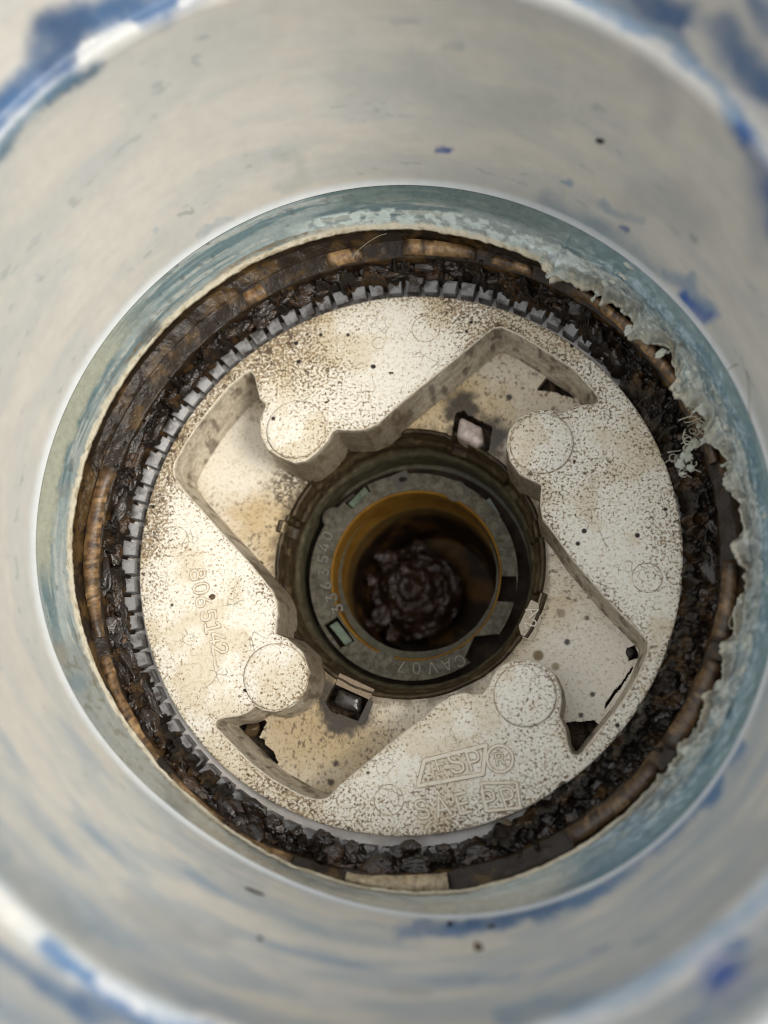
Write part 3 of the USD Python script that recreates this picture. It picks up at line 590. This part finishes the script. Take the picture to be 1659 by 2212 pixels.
# pocket walls: drafted, greyer and streaked
TZ = -9.0
draft = .55
prw = [(BV, 0.0), (BV * .45, -.04), (BV * .12, -.14), (0, -.32)] + [(-draft * t ** 1.3, -.32 + (TZ - .5 + .32) * t) for t in np.linspace(.06, 1, 15)]
v, f = strip(inner, prw)
zc = v[:, 2]; sarc = np.tile(np.arange(len(inner)) * .3, len(prw))
w1 = fbm(np.stack([sarc * .35, zc * 1.1, 0 * zc], 1), 4, 25); w2 = fbm(np.stack([sarc * .9, zc * .35, 0 * zc + 4], 1), 4, 26)
c_ = np.tile(np.array([.56, .505, .41]), (len(v), 1)); c_ = mixc(c_, (.36, .31, .235), sstep(.44, .62, w1) * .7); c_ = mixc(c_, (.10, .075, .05), sstep(.57, .70, w2) * .7)
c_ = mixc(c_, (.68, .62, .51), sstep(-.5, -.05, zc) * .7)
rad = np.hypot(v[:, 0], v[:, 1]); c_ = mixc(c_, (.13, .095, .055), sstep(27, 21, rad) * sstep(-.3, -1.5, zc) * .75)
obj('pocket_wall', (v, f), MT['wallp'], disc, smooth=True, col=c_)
# bottom plate seen through the pockets
nr, na = 84, 1080
ta = np.arange(na) * 2 * np.pi / na; ra = np.linspace(21.0, 39.4, nr)[:, None]
Pf = lathe(np.broadcast_to(ra, (nr, na)), np.full((nr, na), TZ), na)
Pf[..., 2] += (fbm(Pf * .15, 2, 27) - .5) * .15
v, f = grid(Pf)
HO = [[(1158,842),(1190,802),(1262,812),(1275,850),(1235,862),(1205,850)], [(498,1540),(570,1552),(578,1560),(560,1592),(572,1600),(605,1645),(582,1662),(520,1655),(470,1600)], [(1200,1566),(1225,1560),(1285,1556),(1300,1575),(1260,1660),(1215,1650)], [(1352,1400),(1374,1393),(1384,1420),(1358,1428)], [(416,1000),(428,975),(410,960),(396,1000),(404,1040),(415,1045)], [(1308,1532),(1330,1500),(1347,1478),(1368,1442),(1364,1441),(1340,1478),(1322,1496),(1304,1529)]]
hp = [Polygon(place(h, TZ)[:, :2]).buffer(0) for h in HO]
def peg_frame(c, ang, half, z):
    a = math.radians(ang); ux, uy = np.array([math.cos(a), math.sin(a)]), np.array([-math.sin(a), math.cos(a)])
    return [c[:2] + ux * i * half[0] + uy * j * half[1] for i, j in ((-1, -1), (1, -1), (1, 1), (-1, 1))]
SQ1 = place([(985,893),(1000,888),(1062,926),(1055,972),(1030,988),(975,952)], TZ)[:, :2]
SQ2 = place([(728,1470),(790,1500),(800,1512),(783,1560),(720,1538),(705,1515)], TZ)[:, :2]
hp += [Polygon(SQ1).buffer(.1), Polygon(SQ2).buffer(.1)]
bad = shapely.union_all(hp)
cen = v[f].mean(1); cen2 = cen + (fbm(cen * .9, 3, 33)[:, None] - .5) * .5
f = f[~np.array(shapely.contains_xy(bad, cen2[:, 0], cen2[:, 1]))]
q = proj(v); rad = np.hypot(v[:, 0], v[:, 1])
f1, f2, f3 = fbm(v * .22, 4, 34), fbm(v * .9, 4, 35), fbm(v * 2.6, 3, 36)
c_ = np.tile(np.array([.66, .585, .46]), (len(v), 1))
c_ = mixc(c_, (.52, .41, .255), sstep(.40, .62, f1) * .75)
def near(p, r0_, r1_): return sstep(r1_, r0_, np.hypot(*(q - np.array(p)).T) + (f2 - .5) * 50)
c_ = mixc(c_, (.50, .37, .19), np.maximum.reduce([near((960, 900), 60, 150), near((690, 1560), 60, 190), near((585, 1130), 30, 110)]) * .75)
clean = np.maximum(near((490, 980), 70, 130), near((1270, 1470), 90, 190)) ; c_ = mixc(c_, (.70, .65, .55), clean * .9)
c_ = mixc(c_, (.62, .55, .44), near((1180, 830), 30, 110) * .6)
dirt = np.maximum.reduce([near((1000, 890), 22, 62) , near((1050, 945), 26, 70), near((745, 1530), 45, 78), near((697, 1492), 12, 36)]); c_ = mixc(c_, (.035, .028, .022), dirt * .95)
dirt2 = near((640, 1060), 20, 85) * sstep(.40, .52, f3); c_ = mixc(c_, (.06, .042, .025), np.clip(dirt2 * 1.2, 0, 1) * .9)
spk = sstep(.575, .63, f3) * (1 - .85 * clean) * (.35 + .65 * sstep(.4, .55, f2)); c_ = mixc(c_, (.10, .06, .03), spk * .8)
c_ = mixc(c_, (.10, .07, .035), sstep(23.0, 20.8, rad + (f2 - .5) * 2.5) * .8)
for (a_, b_), r_, cc in [((1225,1387),7,(.02,.015,.01)),((1280,1500),6,(.02,.015,.01)),((1255,1545),6,(.02,.015,.01)),((1163,1416),12,(.16,.10,.03)),((1200,1440),9,(.30,.24,.15)),((1268,1335),6,(.15,.10,.05)),((1212,1325),10,(.3,.24,.16)),((545,905),7,(.5,.44,.36)),((1100,858),7,(.03,.02,.012)),((1010,790),7,(.03,.02,.012)),((725,1650),6,(.05,.03,.02)),((715,1690),8,(.05,.035,.02))]:
    c_ = mixc(c_, cc, sstep(r_ * 1.2, r_ * .7, np.hypot(*(q - np.array([a_, b_])).T)) * .95)
e = np.sort(np.vstack([f[:, [0, 1]], f[:, [1, 2]], f[:, [2, 0]]]), axis=1); ue, cnt = np.unique(e, axis=0, return_counts=True); be = ue[cnt == 1]
low = v.copy(); low[:, 2] -= 1.3; nv = len(v)
sk = np.vstack([np.column_stack([be[:, 0], be[:, 1], be[:, 1] + nv]), np.column_stack([be[:, 0], be[:, 1] + nv, be[:, 0] + nv])])
obj('bottom_plate', (np.vstack([v, low]), np.vstack([f, sk])), MT['floor'], disc, smooth=35 and False, col=np.vstack([c_, c_ * .6]))
# grimy web below the holes
v, f = grid(lathe(np.linspace(20.5, 42.0, 40), np.full(40, 0.) , 360)); v[:, 2] = -12.0 + (fbm(v * .6, 4, 37) - .5) * 3.4
obj('lower_web', (v, f), plain('caked_web', (.085, .05, .026), rough=.45, var=(450., (.02, .013, .008), .4, .62), bump=(700., .0006), spec=.35), disc, smooth=True)
# bosses with their parting circles
def px_circle(c, r_px, z=0.0):
    a, b = place(c, z), place((c[0] + r_px, c[1]), z); return a[:2], np.hypot(*(a - b)[:2])
def annulus(c, r, w, z, name, matn, h=.03):
    t = np.arange(72) * 2 * np.pi / 72; wj = w * (.7 + .8 * fbm(np.stack([np.cos(t) * 2 + c[0], np.sin(t) * 2 + c[1], 0 * t], 1), 3, 3))
    P = np.stack([np.stack([c[0] + (r + s_ * wj) * np.cos(t), c[1] + (r + s_ * wj) * np.sin(t), np.full(72, z_)], -1) for s_, z_ in ((-.5, z - .02), (-.4, z + h), (.4, z + h), (.5, z - .02))])
    v, f = grid(P); return obj(name, (v, f), MT[matn], disc)
for c, rp in [((640, 928), 63), ((1170, 958), 68), ((596, 1462), 69), ((1134, 1502), 67)]:
    cc, r_ = px_circle(c, rp)
    v, f = boss_mesh(cc, r_, .40, bev=.3); tv, tf = trimesh.remesh.subdivide_to_size(v, f, .8)
    obj('boss', (tv, tf), MT['speck'], disc, smooth=30 and False, col=dirt_cols(tv) * np.array([.85, 1, 1]))
    annulus(cc, r_ + .07, .16, .004, 'boss_seam', 'stain', .02)
for c, rp in [((920, 710), 30), ((375, 1170), 32), ((1398, 1248), 33), ((840, 1728), 32), ((818, 741), 13)]:
    cc, r_ = px_circle(c, rp); annulus(cc, r_, .14, 0.004, 'ejector_mark', 'stain', .02)

# ---- raised lettering
def glyph_poly(text, h):
    m_ = meshkit.text_mesh(text, h, depth=1.0)
    s_ = m_.section(plane_origin=[0, 0, .5], plane_normal=[0, 0, 1]); p2, T_ = s_.to_2D() if hasattr(s_, 'to_2D') else s_.to_planar()
    P_ = shapely.union_all([g for g in p2.polygons_full])
    M_ = np.asarray(T_); P_ = affinity.affine_transform(P_, [M_[0, 0], M_[0, 1], M_[1, 0], M_[1, 1], M_[0, 3], M_[1, 3]])
    x0, y0, x1, y1 = P_.bounds
    return affinity.translate(P_, -(x0 + x1) / 2, -(y0 + y1) / 2)
_lz = [0]
def letter(poly, z, parent, h=.22, name='letter', m1='letter', m2='stainl', halo=.11):
    poly = poly.simplify(.02)
    hal = poly.buffer(halo)
    _lz[0] = (_lz[0] + 1) % 12
    obj('letter_dirt', solid(hal, z - .02, z + .015 + .004 * _lz[0]), MT[m2], parent)
    obj(name, solid(poly.buffer(-.02), z - .02, z + h + .003 * _lz[0]), MT[m1], parent)
def mm_per_px(c, z=0.0): a, b = place(c, z), place((c[0] + 10, c[1]), z); return np.hypot(*(a - b)[:2]) / 10
s_ = mm_per_px((440, 1380))
DIG = [('8', (428, 1241)), ('0', (435, 1271)), ('6', (440, 1300)), ('5', (451, 1330)), ('1', (460, 1356)), ('4', (470, 1378)), ('2', (476, 1402))]
for ch, c in DIG:
    g = glyph_poly(ch, 34 * s_); g = affinity.rotate(g, -90 + 11, origin=(0, 0)); p = place(c, 0.0)
    letter(affinity.translate(g, p[0], p[1]), 0.0, disc, name='raised_digit')
def para(px, wpx):
    r = Polygon(place(px, 0.0)[:, :2]); return r.buffer(wpx * s_ / 2).difference(r.buffer(-wpx * s_ / 2))
letter(para([(917,1643),(1050,1610),(1043,1672),(903,1698)], 7), 0.0, disc, name='raised_frame')
for ch, c, hh in [('F', (951, 1650), 29), ('S', (985, 1647), 40), ('P', (1024, 1641), 38), ('S', (912, 1748), 36), ('A', (955, 1742), 36), ('E', (1000, 1735), 40), ('P', (1058, 1726), 38), ('P', (1098, 1722), 36)]:
    g = glyph_poly(ch, hh * s_); g = affinity.rotate(g, 12, origin=(0, 0)); g = affinity.skew(g, xs=-6, origin=(0, 0)); p = place(c, 0.0)
    letter(affinity.translate(g, p[0], p[1]), 0.0, disc)
letter(para([(1040,1692),(1116,1690),(1124,1745),(1050,1752)], 5), 0.0, disc, name='raised_frame')
p = place((1080, 1639), 0.0); rg = Point(p[:2]).buffer(27 * s_).difference(Point(p[:2]).buffer(22 * s_)); letter(rg, 0.0, disc, name='raised_ring')
g = affinity.rotate(glyph_poly('R', 24 * s_), 12, origin=(0, 0)); letter(affinity.translate(g, p[0], p[1]), 0.0, disc)
# small cast block with worn marks beside the hub, on the bottom plate
blk = Polygon(place([(1122,1353),(1148,1298),(1162,1305),(1168,1340),(1150,1385),(1128,1375)], TZ)[:, :2])
bm = solid(blk.buffer(.1), TZ - .1, TZ + .25); obj('cast_block', bm, MT['floor'], disc, col=np.tile([.44, .37, .28], (len(bm[0]), 1)))
for ch, c in [('A', (1152, 1322)), ('2', (1147, 1348))]:
    g = affinity.rotate(glyph_poly(ch, 24 * s_), -70, origin=(0, 0)); p = place(c, TZ + .25); letter(affinity.translate(g, p[0], p[1]), TZ + .25, disc)

# ---- square pegs
def peg(SQ, zb, zt, shrink, matn, name, label, dome=.3):
    P0 = Polygon(SQ).buffer(-.25).buffer(-.5).buffer(.5); p = ccw(ring_pts(P0, .3))
    rows_ = [(0, zb), (0, zt - .9), (-.12, zt - .35), (-.45, zt - .05)]
    s1 = strip(p, rows_); c2 = p.mean(0)
    t_ = [np.column_stack([c2 + (p - normals2(p) * .45 - c2) * k_, np.full(len(p), zt - .05 + dome * (1 - k_ * k_))]) for k_ in (1, .75, .5, .25, .02)]
    v, f = cat_([s1, grid(np.stack(t_))]); m_ = trimesh.Trimesh(v, f, process=False); m_.merge_vertices()
    return tag(obj(name, (np.array(m_.vertices), np.array(m_.faces)), MT[matn], disc, smooth=40), label)
peg(place([(992,898),(1045,925),(1050,962),(1030,975),(983,948)], TZ)[:, :2], -14, TZ + 1.4, .3, 'steel', 'square_peg', 'pale steel square peg in the upper right pocket')
peg(place([(727,1480),(783,1503),(779,1545),(735,1535),(712,1520)], TZ)[:, :2], -14, TZ - .4, .3, 'black', 'square_peg', 'black shiny square peg in the lower left pocket')
fr = Polygon(place([(735,1456),(808,1490),(798,1510),(727,1478)], TZ)[:, :2]); obj('peg_frame', solid(fr.buffer(.08), TZ - .8, TZ + .3), MT['floor'], disc, col=np.tile([.26, .19, .12], (len(solid(fr.buffer(.08), TZ - .8, TZ + .3)[0]), 1)))
fr = Polygon(place([(797,1512),(806,1516),(792,1553),(780,1566),(774,1560)], TZ)[:, :2]); obj('peg_frame', solid(fr.buffer(.05), TZ - .8, TZ + .2), MT['greyd'], disc)

# ================================================================== central hub
hub = thing('hub_tube', 'dark brown stepped hub tube with lettered grey ring at the middle of the disc', 'hub')
n = 720; th = np.arange(n) * 2 * np.pi / n
prof = dense([(21.6, -9.5), (21.2, -8.75), (20.9, -8.6), (20.6, -8.8), (20.45, -10.2), (20.25, -11.4), (19.8, -11.9), (19.6, -12.4), (19.5, -14.5), (19.0, -15.0), (18.8, -15.6), (18.7, -19.6), (13., -20.4)], .3)
Rh = np.broadcast_to(prof[:, :1], (len(prof), n)).copy(); Zh = np.broadcast_to(prof[:, 1:], (len(prof), n)).copy()
dg = np.degrees(th)
for (a0, a1, zc_, dr) in [(62, 70, -10.0, .9), (140, 157, -10.2, -.7), (160, 166, -9.8, .9), (30, 40, -11.0, .8), (72, 120, -11.5, .25), (185, 230, -11.5, .2), (325, 345, -10., .8), (8, 16, -11., -.5)]:
    msk = ((dg > a0) & (dg < a1))[None] * sstep(3.2, 2.4, np.abs(Zh - zc_))
    Rh = Rh + msk * dr
wn = fbm(np.stack([np.cos(th)[None] * Rh * .35, np.sin(th)[None] * Rh * .35, Zh * .8], -1), 3, 201) - .5
P = lathe(Rh + wn * .35, Zh, n); v, f = grid(P)
h1 = fbm(np.stack([v[:, 0] * .12, v[:, 1] * .12, v[:, 2] * 1.6], 1), 4, 202); h2 = fbm(v * .8, 3, 203)
c_ = np.tile(np.array([.055, .038, .018]), (len(v), 1)); c_ = mixc(c_, (.03, .02, .011), sstep(.42, .6, h1) * .8); c_ = mixc(c_, (.13, .095, .05), sstep(.55, .68, h2) * .5)
c_ = mixc(c_, (.10, .10, .065), sstep(-13.5, -15.5, v[:, 2]) * .5)
obj('collar', (v, f), MT['hub'], hub, smooth=True, col=c_)
ZR = -16.0
ca = place((890, 1241), ZR); R1, R2 = 17.05, 14.05
ringp = Point(ca[:2]).buffer(R1, 90).difference(Point(ca[:2] + np.array([.45, .1])).buffer(R2, 90))
def notch(px): return Polygon(place(px, ZR)[:, :2])
NOT = [[(735,1075),(750,1092),(790,1060),(795,1040),(775,1030)], [(700,1350),(728,1332),(765,1385),(735,1400)], [(1035,1075),(1050,1070),(1075,1105),(1110,1080),(1080,1040)], [(1070,1245),(1115,1245),(1115,1300),(1070,1298)], [(1025,1375),(1075,1370),(1110,1400),(1040,1450),(1005,1420)]]
NOT[0] = [(762,1100),(744,1085),(775,1058),(788,1040),(800,1062)]
ringp = ringp.difference(shapely.union_all([notch(p_).buffer(.05) for p_ in NOT]))
obj('lettered_ring', solid(ringp, ZR - .9, ZR), MT['grey'], hub)
for px, zt in [([(752,1088),(765,1100),(800,1066),(788,1052)], -17.0), ([(712,1352),(728,1342),(762,1385),(746,1394)], -17.2), ([(1048,1082),(1058,1076),(1080,1112),(1070,1118)], -17.6)]:
    obj('latch_tab', solid(Polygon(place(px, zt)[:, :2]).buffer(-.05).buffer(.05), zt - 2, zt), MT['green'], hub)
v, f = grid(lathe(np.array([18.9, 13.8]), np.array([-19.6, -19.6]), 120)); v[:, :2] += ca[:2]
obj('seat_ring', (v, f), MT['under'], hub)
# lettering pressed on the ring: outer side is the top of each character
def ring_text(items, rmid, hpx):
    for ch, c in items:
        p = place(c, ZR); d = p[:2] - ca[:2]; ang = math.degrees(math.atan2(d[1], d[0])) - 90
        g = affinity.rotate(glyph_poly(ch, hpx * s_), ang, origin=(0, 0)); letter(affinity.translate(g, p[0], p[1]), ZR, hub, h=.16, m1='greyl', m2='greyd', halo=.15)
ring_text([('3', (729, 1316)), ('3', (716, 1292)), ('6', (704, 1265)), ('3', (699, 1237)), ('5', (698, 1208)), ('4', (700, 1182)), ('0', (707, 1158))], 16, 25)
ring_text([('C', (994, 1428)), ('A', (966, 1436)), ('V', (934, 1443)), ('0', (900, 1444)), ('7', (868, 1441))], 16, 25)
for c, rp in [((720, 1119), 23), ((829, 1432), 24), ((985, 1061), 22)]:
    p = place(c, ZR); r_ = rp * s_; obj('round_mark', cat_([solid(Point(p[:2]).buffer(r_ + .15, 24), ZR - .02, ZR + .03)]), MT['greyd'], hub); obj('round_mark', boss_mesh(p, r_ - .1, .16, ZR, .15, 40), MT['grey'], hub)
p = place((868, 1037), ZR); obj('square_mark', solid(affinity.rotate(affinity.translate(shapely.box(-1.35, -1.35, 1.35, 1.35), p[0], p[1]), 20), ZR - .02, ZR + .05), MT['greyd'], hub)
obj('square_mark', lump_mesh((p[0] + .25, p[1], ZR + .2), .75, 88, 2), MT['crumb'], hub, smooth=30)
# amber bore
n = 360; th = np.arange(n) * 2 * np.pi / n
prof = dense([(13.98, -16.08), (13.8, -16.15), (13.65, -16.5), (13.6, -22.), (13.4, -24.), (13.1, -25.), (12.9, -31.), (12.4, -36.), (11.5, -42.), (.2, -46.)], .5)
P = lathe(prof[:, 0], prof[:, 1], n); P[..., :2] += ca[:2] + np.array([.45, .1]); v, f = grid(P)
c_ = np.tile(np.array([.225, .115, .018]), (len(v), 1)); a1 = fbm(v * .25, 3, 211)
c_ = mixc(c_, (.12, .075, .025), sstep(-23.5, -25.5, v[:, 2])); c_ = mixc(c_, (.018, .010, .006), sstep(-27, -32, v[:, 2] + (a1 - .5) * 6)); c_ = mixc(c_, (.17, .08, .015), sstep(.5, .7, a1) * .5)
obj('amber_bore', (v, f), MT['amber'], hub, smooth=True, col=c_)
# greasy ridged lump at the bottom
gl = thing('greasy_bolt', 'reddish brown greasy ridged bolt head at the bottom of the hub bore', 'bolt')
cb = place((887, 1272), -35.0)
rr = np.linspace(0, 1, 60); t = np.arange(160) * 2 * np.pi / 160
Rg = 8.6 * rr[:, None] * (1 + .12 * (fbm(np.stack([np.cos(t) * 1.5, np.sin(t) * 1.5, 0 * t], 1), 3, 221) - .5))[None]
Zg = -33.5 - 6.0 * rr[:, None] ** 1.6 + .20 * np.cos(rr[:, None] * 30) * (1 - rr[:, None] * .5) + 0 * t[None]
P = np.stack([Rg * np.cos(t)[None] + cb[0], Rg * np.sin(t)[None] + cb[1], Zg], -1)
P[..., 2] += (fbm(P * .45, 5, 222) - .5) * 4.2
v, f = grid(P); obj('bolt_head', (v, f), MT['grease'], gl, smooth=True)
for i, (px, py, s) in enumerate([(800,1350,2.6),(825,1330,2.2),(800,1250,1.8),(840,1210,1.8),(905,1180,1.4),(820,1200,1.4),(770,1330,1.6),(850,1370,1.8)]):
    obj('grease_clot', lump_mesh(place((px, py), -35.0), s, 900 + i, 3, .9, cuts=3), MT['grease'], gl, smooth=60)

# ================================================================== loose bits, one by one
def crumb(px, z, s, label, matn='crumb', seed=0, fl=.55, name='crumb', squash=None):
    p = place(px, z)
    v, f = lump_mesh((0, 0, 0), s, seed, 2, .4, fl)
    if squash is not None:
        a = math.radians(squash[0]); Rm_ = np.array([[math.cos(a), -math.sin(a), 0], [math.sin(a), math.cos(a), 0], [0, 0, 1]]); v = (v @ Rm_ * np.array([squash[1], squash[2], 1])) @ Rm_.T
    o_ = UsdGeom.Xform.Define(stage, path_for(name)) if False else None
    return tag(obj(name, (v + p + [0, 0, s * fl * .35], f), MT[matn], smooth=30), label, 'crumb')
def on_wall(px):
    d = np.hypot(*(proj(Pw.reshape(-1, 3)) - np.array(px)).T); d[Pw.reshape(-1, 3)[:, 2] < 17] = 1e9
    return Pw.reshape(-1, 3)[np.argmin(d)]
def wall_crumb(px, s, label, matn, seed, el=1.0, name='crumb', ang=0):
    p = on_wall(px); v, f = lump_mesh((0, 0, 0), s, seed, 2, .4, .8); v[:, 0] *= el
    a = math.atan2(p[1], p[0]) + math.pi / 2 + ang; Rm_ = np.array([[math.cos(a), math.sin(a), 0], [-math.sin(a), math.cos(a), 0], [0, 0, 1]])
    inn = -np.array([p[0], p[1], 0]) / np.hypot(p[0], p[1])
    return tag(obj(name, (v @ Rm_ + p + inn * s * .3, f), MT[matn], smooth=30), label, 'crumb')
crumb((535, 1491), 0, .62, 'black ragged crumb touching the lower left boss of the disc', seed=1, fl=.3, squash=(10, 1.6, .8))
crumb((457, 1289), 0, .62, 'dark brown flat crumb just left of the raised number', 'crumbb', 2, .3)
crumb((845, 806), 0, .42, 'small brown crumb on the disc right of the upper left boss', 'crumbb', 3, .4)
crumb((706, 869), 0, .36, 'tiny triangular brown crumb above the upper left boss', 'crumbb', 4, .4)
crumb((560, 1216), TZ, .85, 'glossy brown pellet on the left pocket floor beside the straight edge', 'crumbb', 5, .6, squash=(0, 1.4, .8))
crumb((1020, 786), TZ, .6, 'black crumb under the slanted wall of the upper right pocket', 'crumb', 6, .6)
crumb((1240, 997), 0, .40, 'brown crumb on the disc just right of the upper right boss', 'crumbb', 7, .4)
crumb((1360, 1412), TZ, .9, 'square black chip at the right corner of the lower right pocket', 'crumb', 8, .6)
crumb((1096, 1842 - 65), 0, .62, 'dark brown crumb on the lower rim of the disc under the lettering', 'crumbb', 9, .4, squash=(-20, 1.5, .8))
crumb((545, 1575), TZ - 1, 1.5, 'shiny brown clot in the broken corner of the lower left pocket', 'tarb' if False else 'crumbb', 10, .7)
crumb((552, 1620), TZ - 1, 1.3, 'reddish brown clot beside the outer wall of the lower left pocket', 'crumbb', 11, .7)
crumb((910, 1697), 0, .40, 'tiny black crumb on the lower corner of the raised frame', 'crumb', 12, .4, squash=(0, 1.8, .7))
wall_crumb((1298, 302), .55, 'black oval crumb stuck high on the barrel wall at upper right', 'crumb', 21, 1.5, ang=.5)
wall_crumb((1034, 2052), .75, 'dark brown pyramid shaped crumb on the barrel wall below the disc', 'crumbb', 22, 1.0)
wall_crumb((972, 1998), .42, 'small black bent crumb at the bottom edge of the barrel wall', 'crumb', 23, 1.3, ang=1.2)
wall_crumb((1060, 2003), .32, 'flat grey crumb lying in the blue streak under the bottom edge', 'crumb', 24, 2.4)
wall_crumb((540, 2215 - 1), .35, 'thin dark splinter', 'crumb', 25, 3.0) if False else None
wall_crumb((543, 1925), .30, 'thin black splinter lying along the white edge at lower left', 'crumb', 26, 6.0)
wall_crumb((562, 2032), .35, 'grey speck stuck on the barrel wall at the lower left', 'crumb', 27, 1.2)
# pale lint caught on the torn edge
lint = thing('lint_tuft', 'tuft of pale curly fibres and flakes caught on the torn right edge', 'lint')
path = [(1530,885),(1515,920),(1500,960),(1480,990),(1465,1010)]
for i in range(64):
    r_ = np.random.default_rng(1500 + i); u = r_.uniform(0, 3.999); k_ = int(u); c = np.array(path[k_]) * (1 - u + k_) + np.array(path[k_ + 1]) * (u - k_) + r_.normal(size=2) * 9
    p0 = place(c, 8.2 - .6 * u + r_.normal() * .3); a = r_.uniform(0, 6.28); cv = r_.normal() * 2.2; L_ = r_.uniform(1.2, 3.2); s1 = np.linspace(0, 1, 12)
    ang = a + cv * s1 * 1.6; pts = p0 + np.stack([np.cumsum(np.cos(ang)), np.cumsum(np.sin(ang)), 5 * np.sin(s1 * 4 + i) * .35], 1) * L_ / 12
    v, f = tube_mesh(pts, .04 + .03 * r_.uniform()); obj('fibre', (v, f), MT['fibre'], lint, smooth=True)
for i, (px, py, s) in enumerate([(1468,1003,.75),(1485,985,.9),(1490,1010,.7),(1500,960,.9),(1520,950,.8),(1475,1022,.45),(1512,920,.5),(1490,968,.7)]):
    v, f = lump_mesh((0, 0, 0), s * .85, 1600 + i, 3, 1.9, .3, cuts=3); obj('flake', (v + place((px, py), 6.8), f), MT['flake'], lint, smooth=35)
def strand(name, px, zs, r, label, matn='hair', cat='hair'):
    P = np.array([place(p_, z_) for p_, z_ in zip(px, zs)])
    from scipy.interpolate import CubicSpline
    u = np.arange(len(P)); Q = CubicSpline(u, P)(np.linspace(0, len(P) - 1, 40))
    v, f = tube_mesh(Q, r); return tag(obj(name, (v, f), MT[matn], smooth=True), label, cat)
strand('hair', [(1572,800),(1590,788),(1608,795),(1617,830),(1618,870),(1622,910)], [18.2,19.5,21,22,22,21.5], .05, 'fine brown hair arched over the right edge of the residue')
strand('hair', [(1583,1330),(1575,1345),(1580,1358),(1588,1350),(1585,1330),(1592,1400)], [10.5,10.8,11.2,11.,10.8,10.6], .05, 'pale looped hair hanging at the torn right edge below the lint', 'fibre')
strand('hair', [(835,505),(800,520),(770,545),(765,560)], [10.6,9.6,8.,7.2], .03, 'straight pale hair sticking down under the top edge', 'fibre')
